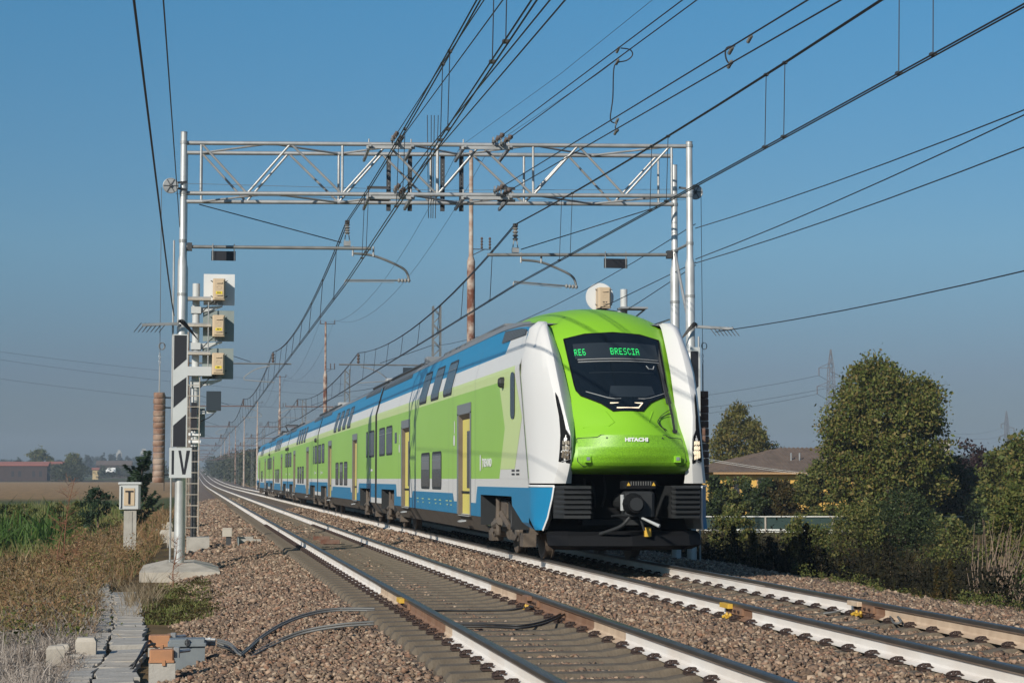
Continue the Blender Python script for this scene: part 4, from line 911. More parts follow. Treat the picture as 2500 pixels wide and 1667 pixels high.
# ---- outrigger brackets with wire tails at mid height
def outrigger(x0, y, z, sg, label):
    t = thing('outrigger_bracket', label, 'bracket', (x0, y, z), 'outrigger brackets on the gantry posts'); O = (x0, y, z); b = MB(); L_ = .72
    for d in (-.05, .05): b.bar((x0, y+d, z+.02), (x0+sg*L_, y+d-.15, z-.03), .035, .05, 'galvanised')
    b.build('arm', t, O); b = MB()
    for k in range(7): xx = x0+sg*(.25+.09*k*.9); b.bar((xx, y-.1, z+.02), (xx+(-.14 if sg < 0 else .14), y-.14, z-.17), .014, .014, 'dark_steel')
    b.build('pins', t, O)
    b = MB()
    for k in range(6): b.tube(hermite([(x0+sg*.02, y-.09, z+.06), (x0-sg*.1, y-.12, z-.03+.02*k), (x0-sg*(.22+.03*k), y-.1, z-.15-.03*k)], 4), .008, 'cable_black', 4)
    b.build('cable_tails', t, O)
outrigger(-.3, 38.42, 4.40, -1, 'flat bracket with slanting pins on the left gantry post'); x, y, _ = G(1, -.1, 0); outrigger(x+.08, y, 4.38, 1, 'flat bracket with slanting pins on the right gantry post')
# ================================================================== SIGNALS
def sig_box(b, c, w_, h, d):
    x, y, z = c; b.cbox((x, y, z), (w_, d, h), 'box_beige', .03); b.cbox((x, y-d/2-.012, z), (w_*.78, .025, h*.86), 'box_beige', .01)
    for sx_ in (-1, 1):
        for sz_ in (-.36, .36): b.bar((x+sx_*w_*.5, y, z+sz_*h), (x+sx_*w_*.66, y-.06, z+sz_*h+.03), .018, .018, 'dark_steel')
    for zz in (.28, -.3): b.bar((x-.07, y-d/2-.04, z+zz*h), (x+.08, y-d/2-.05, z+zz*h+.01), .018, .022, 'box_beige')
    b.tube([(x+.06*math.cos(a), y-d/2-.027, z+.04+.05*math.sin(a)) for a in np.linspace(0, 6.28, 11)], .004, 'box_beige', 4, False)
def yellow_label(t, O, c, w_, h, txt):
    b = MB(); b.cbox(c, (w_, .006, h), 'label_yellow'); o = b.build('label_plate', t, O); lettering(txt, h*.62, (c[0], c[1]-.004, c[2]), (1, 0, 0), (0, 0, 1), 'sign_black', o, O, .003)
SY = 51.6; sk = 4715/(SY*.9863); SO = (.04, SY, -.2)
sgx = lambda p: float(PY(p, 850, SY)[0]); sgz = lambda p: HZ(500, p, SY)
sig = thing('light_signal', 'grey signal mast with three square-backed lamp heads and ladder, behind the left gantry post', 'signal', SO)
b = MB(); b.cyl((.04, SY, -.2), (.04, SY, sgz(1090)), .085, 'dark_steel', 14); b.cyl((.04, SY, sgz(1090)), (.04, SY, sgz(693)), .10, 'cab_grey', 14)
for p in (1078, 1060): b.cbox((.04, SY-.05, sgz(p)), (.32, .2, .07), 'white_paint')
b.build('mast', sig, SO, smooth=40)
for i, (pt, pb, tx) in enumerate(((669, 745, 'S18 A'), (758, 833, 'S18 V'), (850, 925, 'S18 I'))):
    h = MB(); x0, x1 = sgx(495.5-i*.7), sgx(571.5-i*.7); z0, z1 = sgz(pb), sgz(pt); h.box((x0, SY-.02, z0), (x1, SY+.0, z1), 'disc_white' if i == 0 else 'grey_and_shade'); bd = h.build('backing_board', sig, SO)  # second and third boards get a darker grey as painted shade
    h = MB(); c = (sgx(533), SY-.24, (z0+z1)/2-.02); sig_box(h, c, .33, .57, .36); h.cyl((c[0], SY-.1, c[2]-.4), (c[0], SY-.1, c[2]-.28), .1, 't_frame', 10); hb = h.build('lamp_case', sig, SO)
    yellow_label(hb, SO, (c[0], c[1]-.21, c[2]-.10), .17, .07, tx)
    h = MB(); zz = z0-.14; h.cbox((.04, SY, zz), (.26, .26, .18), 'cab_grey'); h.prism([(.14, SY-.06, zz+.07), (.14, SY-.06, zz-.06), (.45, SY-.06, zz-.02), (c[0]+.1, SY-.06, zz+.10), (c[0]+.1, SY-.06, zz+.13)], (0, .12, 0), 'cab_grey'); h.build('bracket', sig, SO)
    h = MB(); h.tube(hermite([(c[0]-.12, c[1], c[2]-.3), (c[0]-.3, SY-.2, c[2]-.45), (.15, SY-.1, zz-.12)], 5), .014, 'cable_black', 5); h.build('cable', sig, SO)
for p in (733, 797, 865): 
    h = MB(); h.cbox((sgx(485), SY-.22, sgz(p)), (.62, .3, .06), 'concrete_light'); h.cbox((sgx(485), SY-.22, sgz(p)+.05), (.62, .02, .05), 'galvanised'); h.build('platform', sig, SO)
h = MB(); h.cyl((sgx(508), SY-.33, sgz(905)), (sgx(508), SY-.33, sgz(740)), .018, 'galvanised', 6); h.build('hand_rail', sig, SO)
h = MB(); h.cbox((sgx(484), SY-.2, sgz(908)), (.75, .35, .24), 'cab_grey', .02); h.build('junction_case', sig, SO)
h = MB(); xa, xb_ = sgx(458), sgx(488.5)
for x in (xa, xb_): h.cyl((x, SY-.30, -.15), (x, SY-.30, sgz(897)), .017, 'concrete_light', 6)
z = .05
while z < sgz(900): h.cyl((xa, SY-.30, z), (xb_, SY-.30, z), .012, 'concrete_light', 5); z += .29
h.build('ladder', sig, SO)
h = MB(); h.cbox((sgx(523), SY-.1, sgz(979)), (.39, .16, .52), 'panel_dark', .01); h.build('dark_screen', sig, SO)
h = MB(); h.prism([(.14, SY-.1, sgz(1003)), (.14, SY-.1, sgz(1012)), (sgx(530), SY-.1, sgz(1007)), (sgx(530), SY-.1, sgz(1003))], (0, .1, 0), 'cab_grey'); h.tube(hermite([(.15, SY-.15, sgz(1030)), (.4, SY-.15, sgz(1020)), (.55, SY-.12, sgz(1008))], 4), .014, 'cable_black', 5); h.build('screen_bracket', sig, SO)
h = MB(); h.cbox((.02, SY-.25, sgz(1018)), (.16, .03, .76), 'sign_black'); h.build('number_strip', sig, SO)
h = MB(); h.cbox((.16, SY+.1, sgz(1030)), (.3, .2, .8), 'grey_and_shade'); h.build('relay_case', sig, SO)
b = MB(); b.loft([[(x, y, z) for x, y in ((-.14, SY-.55), (.46, SY-.55), (.46, SY+.5), (-.14, SY+.5))] for z in (-.95, -.22, -.2)], 'concrete', True)
tag(b.build('footing', None, (.16, SY, -.95), loc=(.16, SY, -.95)), 'square concrete block under the ladder of the left signal', 'footing')
# right signal, head showing over the train roof
Y2 = 52.0; k2 = 4715/(Y2*.9863+11.2*.165); X2 = lambda p: float(PY(p, 740, Y2)[0]); Z2 = lambda p: HZ(1480, p, Y2); O2 = (X2(1523), Y2, -.5)
sg2 = thing('light_signal', 'signal with round pale backing disc showing above the front of the train roof', 'signal', O2)
b = MB(); b.cyl((X2(1523), Y2, -.5), (X2(1523), Y2, Z2(706)), .10, 'cab_grey', 14); b.build('mast', sg2, O2, smooth=40)
b = MB(); c = (X2(1464), Y2-.02, Z2(726)); b.cyl((c[0], Y2-.02, c[2]), (c[0], Y2, c[2]), .40, 'disc_white', 32); b.build('backing_disc', sg2, O2)
b = MB(); cc_ = (X2(1469), Y2-.22, Z2(730)); sig_box(b, cc_, .36, .58, .38); hb = b.build('lamp_case', sg2, O2); yellow_label(hb, O2, (cc_[0], cc_[1]-.21, cc_[2]-.13), .16, .08, '501 M')
b = MB(); b.cbox((X2(1540), Y2-.2, Z2(754)), (.75, .6, .05), 'galvanised'); b.bar((X2(1570), Y2-.2, Z2(756)), (X2(1530), Y2, Z2(790)), .04, .04, 'galvanised'); b.bar((X2(1469), Y2-.1, Z2(760)), (X2(1523), Y2, Z2(765)), .08, .1, 'cab_grey'); b.build('platform', sg2, O2)
# ================================================================== OVERHEAD WIRES
def wire(name, label, pts, r, mt='wire', cat='wire', group=None, n=5):
    b = MB(); b.tube(pts, r, mt, n); c = pts[0]; return tag(b.build(name, None, c, loc=c), label, cat, group)
def far_end(px, py, k): # point seen at px,py at scale k px/m, and a step further out of the picture
    return np.array([(px-470)/k, 0, CAMH+(1168-py)/k]), k
def at_k(px, py, k): return tuple(float(v) for v in EYE+ray(px, py)*(4715./k))
def beyond(a, e, f): return tuple(e[i]+(e[i]-a[i])*f for i in range(3))
M1 = (3.12, 39.47, HZ(843, 541, 39.5)); C1 = (3.07, 39.47, HZ(845, 696, 39.5)); M2 = (6.60, 39.02, HZ(1265, 548, 39.0)); C2 = (6.55, 39.02, HZ(1268, 699, 39.0))
def span(label, Ma, Ca, Mb, Cb, sag, drops, group, pair=.045, detail=True, r=.0095):
    t = thing('catenary_span', label, 'overhead line', Ca, group); O = Ca
    ml = sagline(Ma, Mb, sag, 16)
    for d in ((-pair/2, pair/2) if pair else (0,)):
        b = MB(); b.tube([(p[0]+d, p[1], p[2]+d*.3) for p in ml], r, 'wire', 5); b.build('messenger_wire', t, O)
        b = MB(); b.tube([(Ca[0]+d, Ca[1], Ca[2]), (Cb[0]+d, Cb[1], Cb[2])], r*.95, 'wire', 5); b.build('contact_wire', t, O)
    bb = MB()
    for f in drops:
        c = lerp(Ca, Cb, f); m_ = lerp(Ma, Mb, f); z = m_[2]-4*sag*f*(1-f)
        b = MB() if detail else bb; b.cyl((m_[0], c[1], z), (c[0], c[1], c[2]), .0055 if r < .011 else .008, 'wire', 4)
        if detail: b.cbox((m_[0], c[1], z), (.05, .06, .03), 'dark_steel'); b.cbox((c[0], c[1], c[2]+.01), (.06, .06, .03), 'dark_steel'); b.build('dropper', t, O)
    if not detail: bb.build('droppers', t, O)
    return t
DR = [.10, .12, .24, .26, .357, .372, .447, .465]
span('paired contact line over the empty track, from the gantry to above the camera', M1, C1, (2.48, -8.6, 6.66), (2.5, -8.6, 5.35), .43, DR, 'contact lines in front of the gantry')
span('paired contact line above the front of the train, rising to the upper right corner', M2, C2, (7.2, -8.6, 6.60), (7.22, -8.6, 5.32), .43, DR, 'contact lines in front of the gantry')
# far supports: left masts for the empty track, lattice masts for the train track
ST = [78.5, 125, 174, 224, 275, 327, 380, 434, 490, 548, 608, 670, 735, 800]
prev = ((M1, C1), (M2, C2))
for i, Y in enumerate(ST):
    g = float(grade(Y)); det = i < 3
    for j, (px_, xe, xm, gp) in enumerate(((-.28, 3.95, 3.2, 'masts of the empty track'), (9.95, 5.9, 6.7, 'lattice masts of the train track'))):
        nm = 'left catenary mast far down the line, arm reaching over the empty track' if j == 0 else 'lattice catenary mast beyond the train, arm reaching over its roof'
        if i == 0: nm = 'nearest catenary mast behind the left signal, arm over the empty track' if j == 0 else 'nearest lattice catenary mast behind the roof of the leading carriage'
        if i == 1 and j: nm = 'second lattice catenary mast beyond the leading carriage'
        t = thing('catenary_mast', nm, 'mast', (px_, Y, g-.5), gp if i > 1 or j == 0 and i > 0 else None); O = (px_, Y, g-.5); b = MB(); zt = 7.3
        if j == 0: b.cyl((px_, Y, g-.5), (px_, Y, g+zt), .10, 'old_paint_pole', 8)
        else:
            w_ = .17
            for a, c in ((-1, -1), (1, -1), (1, 1), (-1, 1)): b.bar((px_+a*w_, Y+c*w_, g-.5), (px_+a*w_*.9, Y+c*w_*.9, g+zt+1.2), .055, .055, 'galvanised_dark')
            z = g-.4; sgn = 1
            while z < g+zt+.8 and i < 6: 
                for c in (-1, 1): b.bar((px_-sgn*w_, Y+c*w_, z), (px_+sgn*w_, Y+c*w_, z+.34), .034, .034, 'galvanised_dark')
                z += .34; sgn = -sgn
        b.build('post', t, O)
        b = MB(); sg = 1 if xe > px_ else -1; b.cyl((px_-(.0 if j == 0 else -.5), Y, g+6.03), (xe, Y, g+6.03), .035 if i < 4 else .05, 'galvanised_dark' if i < 1 else 'rust', 6); b.cyl((px_+sg*.1, Y, g+6.9), (xm-sg*.9, Y, g+6.1), .012, 'wire', 4); b.build('boom', t, O)
        b = MB(); b.disc_stack((xm, Y, g+6.08), (xm, Y, g+6.48), .07, 3, 'insulator', .5); b.build('insulator', t, O)
        b = MB(); d = -1 if (i+j) % 2 == 0 else 1; b.tube(hermite([(xm+d*.1, Y, g+5.95), (xm+d*.7, Y, g+5.8), (xm+d*1.15, Y, g+5.5), (xm+d*1.15, Y, g+5.38)], 4), .024, 'galvanised', 5); b.cyl((xm+d*1.15, Y, g+5.36), (xm-d*.05, Y, g+5.27), .022, 'galvanised', 5); b.build('registration_arm', t, O)
        if j == 1 and i == 0:
            b = MB(); b.cbox((px_-1.15, Y, g+5.82), (.5, .02, .22), 'panel_dark'); b.build('hanging_plate', t, O)
        Mn, Cn = (xm, Y, g+6.52), (xm+(.12 if i % 2 else -.1), Y, g+5.25); Mp, Cp = prev[j]
        if i < 11: span(('contact line over the empty track' if j == 0 else 'contact line above the train roof')+(' just behind the gantry' if i == 0 else ' further down the line'), Mp, Cp, Mn, Cn, .62, [.08, .2, .32, .44, .56, .68, .8, .92] if i < 5 else [.2, .5, .8], 'contact lines beyond the gantry' if i else None, .045 if i < 2 else 0, i < 2, .012 if i < 2 else .019)
        if j == 0: p_ = (Mn, Cn)
        else: prev = (p_, (Mn, Cn))
# ---- tall rusty feeder poles behind the train
PO = 69.6; tops_ = []
for i in range(9):
    zc = PO+77*i; Y = (zc-10*.165)/.9863; g = float(grade(Y)); zt = 13.4+g; x = 10.0
    lab = ['tall flaking rust and white pole rising behind the gantry', 'second tall red rusty pole behind the train roof', 'third tall rusty pole behind the train'][i] if i < 3 else 'tall thin pole far down the line behind the end of the train'
    t = thing('feeder_pole', lab, 'pole', (x, Y, g-.5), 'tall feeder poles far down the line' if i > 2 else None); O = (x, Y, g-.5)
    mt = ['old_paint_pole', 'rust_pole', 'rust_pole', 'old_paint_pole'][i % 4]
    b = MB(); b.tube([(x, Y, g-.5), (x, Y, g+9.3)], [.155, .15], mt if i else 'rust_pole', 10); b.tube([(x, Y, g+9.3), (x, Y, g+9.5), (x, Y, zt)], [.15, .085, .075], mt, 10); b.build('shaft', t, O, smooth=40)
    b = MB(); b.bar((x, Y, g+9.5), (x+.5, Y, g+9.75), .03, .03, 'dark_steel'); b.bar((x+.05, Y, g+9.75), (x+.75, Y, g+9.75), .03, .03, 'dark_steel')
    for dx in (.4, .7): b.disc_stack((x+dx, Y, g+9.77), (x+dx, Y, g+10.2), .055, 4, 'insulator', .4)
    b.build('side_bracket', t, O)
    b = MB(); b.bar((x-.45, Y, zt-.15), (x+.75, Y, zt-.15), .05, .05, 'dark_steel')
    for dx in (-.4, .7): b.disc_stack((x+dx, Y, zt-.12), (x+dx, Y, zt+.16), .05, 3, 'insulator', .4)
    b.build('crossarm', t, O); tops_.append((x, Y, zt))
for i in range(6):
    for dx in (-.4, .7): wire('feeder_wire', 'thin feeder wire between the tall poles behind the train', sagline((tops_[i][0]+dx, tops_[i][1], tops_[i][2]+.15), (tops_[i+1][0]+dx, tops_[i+1][1], tops_[i+1][2]+.15), 2.2), .008 if i < 2 else .012, 'wire', 'wire', 'feeder wires between the tall poles')
for dx, q in ((-.4, 1584), (.7, 1690)):
    a = (10+dx, tops_[0][1], 13.55); e = at_k(q, 0, 111); wire('feeder_wire', 'faint feeder wire from the top of the nearest tall pole up to the top edge' if dx < 0 else 'faint feeder wire from the right arm of the nearest tall pole', [a, lerp(a, beyond(a, e, .3), .5)[:2]+(lerp(a, beyond(a, e, .3), .5)[2]-.15,), beyond(a, e, .3)], .006)
# ---- wires anchored on the middle of the gantry, with their insulator chains
def tension(label, start, q, k, r=.009, chain=.75, group='anchored line ends on the gantry', sag=.0):
    e = at_k(*q, k); e2 = beyond(start, e, .35); t = thing('anchored_line', label, 'wire', start, group); O = start; d = (Vector(e)-Vector(start)).normalized()
    P = lambda f: tuple(Vector(start)+d*f)
    b = MB(); b.cbox(P(-.02), (.028, .08, .20), 'galvanised'); b.cbox(P(.10), (.08, .10, .05), 'galvanised_dark'); b.cbox(P(.5), (.022, .06, .15), 'galvanised_dark'); b.cbox(P(.95), (.022, .06, .14), 'galvanised_dark'); b.cyl(P(-.02), P(1.0), .016, 'galvanised_dark', 6); b.build('clamp', t, O)
    b = MB(); b.cyl(P(.1), P(chain*.6), .012, 'dark_steel', 5); b.disc_stack(P(chain*.7), P(chain), .045, 4, 'insulator', .4); b.disc_stack(P(chain*1.35), P(chain*1.6), .045, 4, 'insulator', .4); b.cyl(P(chain), P(chain*1.25), .014, 'dark_steel', 5); b.build('insulator_chain', t, O)
    b = MB(); b.tube([P(chain*1.6), lerp(P(chain*1.6), e2, .5), e2], r, 'wire', 5); b.build('line', t, O); return e
sx_ = lambda p: (p-439)/1245.
tension('upper anchored line left of centre on the gantry top', G(sx_(948), -.12, ZU+.05), (1182, 0), 199)
tension('second anchored line left of centre on the gantry top', G(sx_(962), -.05, ZU+.0), (1228, 0), 215)
tension('anchored line on the lower chord left of the gantry centre', G(sx_(955), -.12, ZL+.05), (1343, 0), 274)
tension('second anchored line on the lower chord left of the gantry centre', G(sx_(966), -.12, ZL-.02), (1380, 0), 274)
tension('upper anchored line right of centre on the gantry top', G(sx_(1196), -.12, ZU+.03), (1667, 0), 199)
tension('second anchored line right of centre on the gantry top', G(sx_(1216), -.12, ZU-.01), (1702, 0), 199)
ea = tension('upper line anchored on the lower chord, with looped jumper cable', G(sx_(1200), -.12, ZL+.05), (1973, 0), 281)
eb = tension('lower line anchored on the lower chord, with looped jumper cable', G(sx_(1216), -.12, ZL-.03), (2054, 0), 281)
def on_line(px, py, lo, hi, k): return at_k(px, py, k)
def jumper(label, pts, r=.010):
    t = thing('jumper_cable', label, 'cable', pts[0][0], 'jumper cables between anchored lines'); O = pts[0][0]; b = MB(); b.tube(hermite(pts[0], 6), r, 'cable_black', 5); b.build('cable', t, O)
    for c in pts[1]:
        b = MB(); d = Vector((.10, -1.6, .62)).normalized()
        for k in range(4): b.ball(tuple(Vector(c)+d*(.035*k-.05)), .024, 'galvanised_dark', 7, 4)
        b.build('clamp', t, O)
KJ = 160
jumper('hooked jumper cable hanging from the upper right anchored lines', ([at_k(1515, 118, KJ), at_k(1538, 122, KJ), at_k(1544, 135, KJ), at_k(1530, 148, KJ), at_k(1505, 155, KJ), at_k(1498, 175, KJ), at_k(1496, 240, KJ), at_k(1490, 290, KJ), at_k(1500, 301, KJ)], [at_k(1508, 123, KJ), at_k(1507, 152, KJ), at_k(1506, 296, KJ)]))
jumper('short S-shaped jumper between two anchored lines right of centre', ([at_k(1508, 296, KJ), at_k(1502, 312, KJ), at_k(1510, 318, KJ), at_k(1504, 325, KJ)], [at_k(1503, 323, KJ)]))
jumper('ring-shaped jumper cable on the anchored lines at upper right', ([at_k(1795, 112, 215), at_k(1775, 117, 215), at_k(1771, 133, 215), at_k(1777, 152, 215), at_k(1790, 155, 215)], [at_k(1784, 124, 215), at_k(1782, 158, 215), at_k(1830, 96, 215)]))
# ---- feeders on the right posts and cables on the left post
for lab, a, q, k in (('upper feeder wire leaving the right gantry post to the right edge', (10.02, 37.3, 6.41), (2500, 250), 201), ('middle feeder wire leaving the right gantry post, upper of a close pair', (10.02, 37.3, 5.78), (2500, 262), 203), ('lower feeder wire leaving the right gantry post, lower of a close pair', (10.02, 37.3, 5.70), (2500, 341), 201), ('low wire leaving the right bracket towards the right edge', (10.4, 37.2, 4.30), (2500, 643), 195)):
    e = at_k(*q, k); o = wire('feeder_wire', lab, sagline(a, beyond(a, e, .4), .12, 8), .0095)
for a, c_, lab in (((10.02, 37.3, 5.72), (6.0, 79.5, 4.9), 'wire running back from the right gantry post behind the train roof'), ((10.02, 37.3, 5.66), (11.0, 81, 5.4), 'second wire running back from the right gantry post'), ((10.02, 37.3, 6.5), (9.9, 79.5, 6.9), 'upper wire running back from the right gantry post')):
    wire('feeder_wire', lab, sagline(a, c_, .5, 8), .009)
a = (-.40, 38.42, 4.58); e = at_k(327, 0, 300); wire('thick_cable', 'thick black cable dropping from the top left edge to the left gantry post', hermite([a, lerp(a, e, .3)[:2]+(lerp(a, e, .3)[2]-.1,), e, beyond(a, e, .4)], 6), .0125, 'cable_black', 'cable')
a = (-.31, 38.42, 6.36); e = at_k(399, 0, 260); wire('thin_cable', 'thinner black cable running down to the upper left gantry post', [a, e, beyond(a, e, .4)], .0085, 'cable_black', 'cable')
for z in (7.23, 7.02): wire('tension_rope', 'thin rope stretched along the gantry between the tension wheels', [(-.4, 38.5, z+.02), G(.5, .3, z-.03), G(1, .3, z+.02)], .0045, 'cable_grey', 'rope', 'ropes along the gantry')
for s, e in ((.41, .36), (.62, .66)):
    for z in (7.25, 7.0):
        b = MB(); a = G(s, .3, z); c = G(e, .3, z); b.cbox(lerp(a, c, .5), (abs(c[0]-a[0])*.9, .06, .05), 'dark_steel', .01); tag(b.build('turnbuckle', None, a, loc=a), 'dark turnbuckle on the ropes inside the gantry lattice', 'fitting', 'turnbuckles in the gantry')
# ---- far power lines in the sky at left
for px0, y0, x1_, y1_ in ((0, 857, 425, 905), (0, 876, 425, 937), (0, 923, 425, 972)):
    a = at_k(px0-40, y0-4, 14); c = at_k(1100, y1_+40, 11); wire('power_line', 'faint far power line crossing the left sky', sagline(a, c, 1.5, 14), .02, 'wire', 'wire', 'far power lines in the left sky')
# ================================================================== LINESIDE THINGS AT LEFT
k = 100.; Yt = 47.6; X = lambda p: (p-470)/k; Z = lambda p: CAMH+(1168-p)/k; O = (X(320), Yt, -1.0)
t = thing('telephone_box', 'grey lineside telephone box marked T on a concrete post among dry weeds', 'telephone box', O)
b = MB(); b.cbox((X(320), Yt, (Z(1180)+Z(1242))/2), (.50, .36, .62), 'cab_grey', .05); b.cbox((X(320), Yt, Z(1180)+.01), (.56, .42, .05), 'cab_grey', .02)
b.bar((X(297), Yt-.2, Z(1238)), (X(297), Yt-.2, Z(1186)), .04, .05, 'cab_grey'); b.build('case', t, O)
b = MB(); b.cbox((X(319), Yt-.19, Z(1212)), (.26, .02, .42), 'box_beige', .01); p_ = b.build('plate', t, O)
b = MB(); y = Yt-.203; b.box((X(319)-.10, y-.002, Z(1201)), (X(319)+.10, y, Z(1197)), 'sign_black'); b.box((X(319)-.027, y-.002, Z(1230)), (X(319)+.027, y, Z(1201)), 'sign_black'); b.build('letter', p_, O)
b = MB(); b.loft([[(X(321)+a*.15, Yt+c*.12, zz) for a, c in ((-1, -1), (1, -1), (1, 1), (-1, 1))] for zz in (-1.1, .59)], 'concrete', True); b.box((X(321)-.05, Yt-.135, -1.1), (X(321)+.05, Yt-.12, .55), 'concrete'); b.build('post', t, O)
# cable trough lids: two wandering rows of slabs
rr = random.Random(5)
def cx(Y): return float(np.interp(Y, [14, 17, 21, 25, 30, 34, 40], [-1.0, -.98, -.93, -1.0, -1.2, -1.42, -1.6]))
def cz(Y): return float(np.interp(Y, [14, 24, 40], [-.62, -.60, -.62]))
for row, (dx, w_, lab, grp) in enumerate(((-.13, .29, 'narrow cracked concrete trough lid in the left row of the path', 'trough lids, left row'), (.24, .40, 'broad concrete trough lid in the right row of the path', 'trough lids, right row'))):
    y = 14.5
    while y < (36 if row == 0 else 33):
        L_ = (.33 if row == 0 else .5)*rr.uniform(.9, 1.1)
        if rr.random() > .05:
            b = MB(); a = w_/2*rr.uniform(.92, 1.03); h = L_/2-.006; q = [(-a, -h), (a*rr.uniform(.85, 1), -h*rr.uniform(.85, 1)), (a, h), (-a, h*rr.uniform(.9, 1))]
            b.loft([[(u_, v_, zz) for u_, v_ in q] for zz in (-.05, 0)]+[[(u_*.97, v_*.97, .006) for u_, v_ in q]], 'concrete_light' if rr.random() < .6 else 'concrete', True)
            o = b.build('trough_lid'); o.location = (cx(y)+dx+rr.uniform(-.025, .025), y, cz(y)+.05+rr.uniform(-.004, .004)); o.rotation_euler = (R(rr.uniform(-.6, .6)), R(rr.uniform(-1.5, 1.5)), R(rr.uniform(-6, 6)+6*(y > 26))); tag(o, lab, 'slab', grp)
        y += L_
b = MB(); b.box((-1.35, 14, -.95), (-.55, 36, -.64), 'concrete'); 
# broken concrete lumps beside the path
for i, (px, py, s_, lab) in enumerate(((136, 1612, .10, 'leftmost broken concrete lump beside the path'), (154, 1602, .085, 'middle broken concrete lump beside the path'), (208, 1602, .13, 'upright broken concrete block on the edge of the path'), (182, 1612, .09, 'flat concrete fragment between the lumps by the path'))):
    p = PZ(px, py, -.58); b = MB(); q = [(p[0]+s_*a*rr.uniform(.7, 1), p[1]+s_*c*rr.uniform(.7, 1)) for a, c in ((-1, -1), (1, -1), (1, 1), (-1, 1))]; hh = s_*(1.6 if i != 3 else .7)
    b.loft([[(x, y, -.66) for x, y in q], [(x, y, -.58+hh*.8) for x, y in q], [(p[0]+(x-p[0])*.8, p[1]+(y-p[1])*.8, -.58+hh) for x, y in q]], 'concrete_light', True); tag(b.build('concrete_lump', None, tuple(p), loc=tuple(p)), lab, 'rubble')
# track-side junction box, orange terminal boxes on concrete stubs, cables
yj = 19.9; kj = 4715/(yj*.9863); X = lambda p: (p-470)/kj; Z = lambda p: CAMH+(1168-p)/kj; O = (X(468), yj, -.75)
t = thing('junction_box', 'dark grey track junction box with grey lid at the bottom left, cables fanning from it', 'junction box', O)
b = MB(); b.loft([[(X(468)+a*.155*f, yj+c*.12*f, zz) for a, c in ((-1, -1), (1, -1), (1, 1), (-1, 1))] for zz, f in ((-.80, .93), (Z(1577), 1.0))], 'box_grey', True); b.build('case', t, O)
b = MB(); b.cbox((X(462), yj, Z(1571)), (.39, .30, .035), 'box_grey', .01); b.cbox((X(462), yj, Z(1563)), (.36, .26, .04), 'box_grey', .012); b.build('lid', t, O)
b = MB(); b.tube([(X(462)+.022*math.cos(a), yj-.16, Z(1566)+.03*math.sin(a)) for a in np.linspace(0, 6.28, 11)], .006, 'dark_steel', 5, False); b.cyl((X(462), yj-.155, Z(1574)), (X(462), yj-.155, Z(1557)), .012, 'dark_steel', 6); b.build('hasp', t, O)
b = MB()
for i in range(3): b.cyl((X(506), yj-.06+.06*i, Z(1560+7*i)), (X(530), yj-.08+.06*i, Z(1561+7*i)), .016, 'galvanised', 7); b.cyl((X(514), yj-.06+.06*i, Z(1560+7*i)), (X(519), yj-.07+.06*i, Z(1560+7*i)), .021, 'galvanised', 7)
b.build('cable_gland', t, O)
for px, py0, py1, pb, yy, lab in ((401, 1584, 1615, 1690, 18.7, 'orange terminal box in front of the grey junction box, on a concrete stub'), (396, 1549, 1577, 1600, 20.6, 'orange terminal box behind the grey junction box')):
    kk = 4715/(yy*.9863); X_ = lambda p: (p-470)/kk; Z_ = lambda p: CAMH+(1168-p)/kk; O2 = (X_(px), yy, Z_(pb)); t2 = thing('terminal_box', lab, 'terminal box', O2)
    b = MB(); b.cbox((X_(px), yy, (Z_(py0)+Z_(py1))/2), (.23, .18, Z_(py0)-Z_(py1)), 'orange', .015); b.cbox((X_(px), yy-.005, Z_(py1)+.012), (.245, .195, .02), 'orange', .008); b.cbox((X_(px)+.02, yy-.1, Z_(py1)), (.03, .02, .05), 'orange'); b.build('case', t2, O2)
    b = MB(); b.box((X_(px)-.12, yy-.09, Z_(pb)), (X_(px)+.13, yy+.1, Z_(py1)-.002), 'concrete'); b.build('stub', t2, O2)
    b = MB(); b.cbox((X_(px)+.14, yy+.0, Z_(py0)-.03), (.06, .07, .10), 'galvanised', .01); b.cyl((X_(px)+.1, yy, Z_(py0)-.03), (X_(px)+.26, yy+.2, Z_(py0)-.03), .018, 'galvanised', 7); b.build('connector', t2, O2)
def cable(label, pts, r, mt='cable_grey', grp='cables at the junction box'):
    P = [tuple(PZ(*p)) for p in pts]; b = MB(); b.tube(hermite(P, 6), r, mt, 7); return tag(b.build('cable', None, P[0], loc=P[0], smooth=60), label, 'cable', grp)
for d, lab in ((0, 'grey cable running from the junction box up the ballast to the near rail'), (5, 'grey cable lying just below the upper one on the ballast')):
    cable(lab, [(533, 1561+d, -.36), (562, 1570+d, -.37), (585, 1592+d, -.42), (600, 1585+d, -.42), (640, 1551+d, -.38), (690, 1520+d, -.31), (750, 1497+d, -.24), (820, 1485+d, -.20), (915, 1485+d, -.195)], .0125, grp=None)
for d, lab in ((0, 'longest grey cable crossing the ballast at the bottom'), (-6, 'second grey cable beside the longest one at the bottom')):
    cable(lab, [(440, 1656+d, -.70), (520, 1646+d, -.62), (590, 1614+d, -.50), (660, 1577+d, -.40), (740, 1545+d, -.29), (830, 1529+d, -.215), (912, 1523+d, -.19)], .0125, grp=None)
for i in range(3): cable('black cable looping down from the junction box glands', [(530, 1561+7*i, -.37-.01*i), (556+5*i, 1580+4*i, -.44), (570+3*i, 1600+3*i, -.5), (556, 1622+3*i, -.56), (520, 1640+2*i, -.62)], .012, 'cable_black' if i == 2 else 'cable_grey')
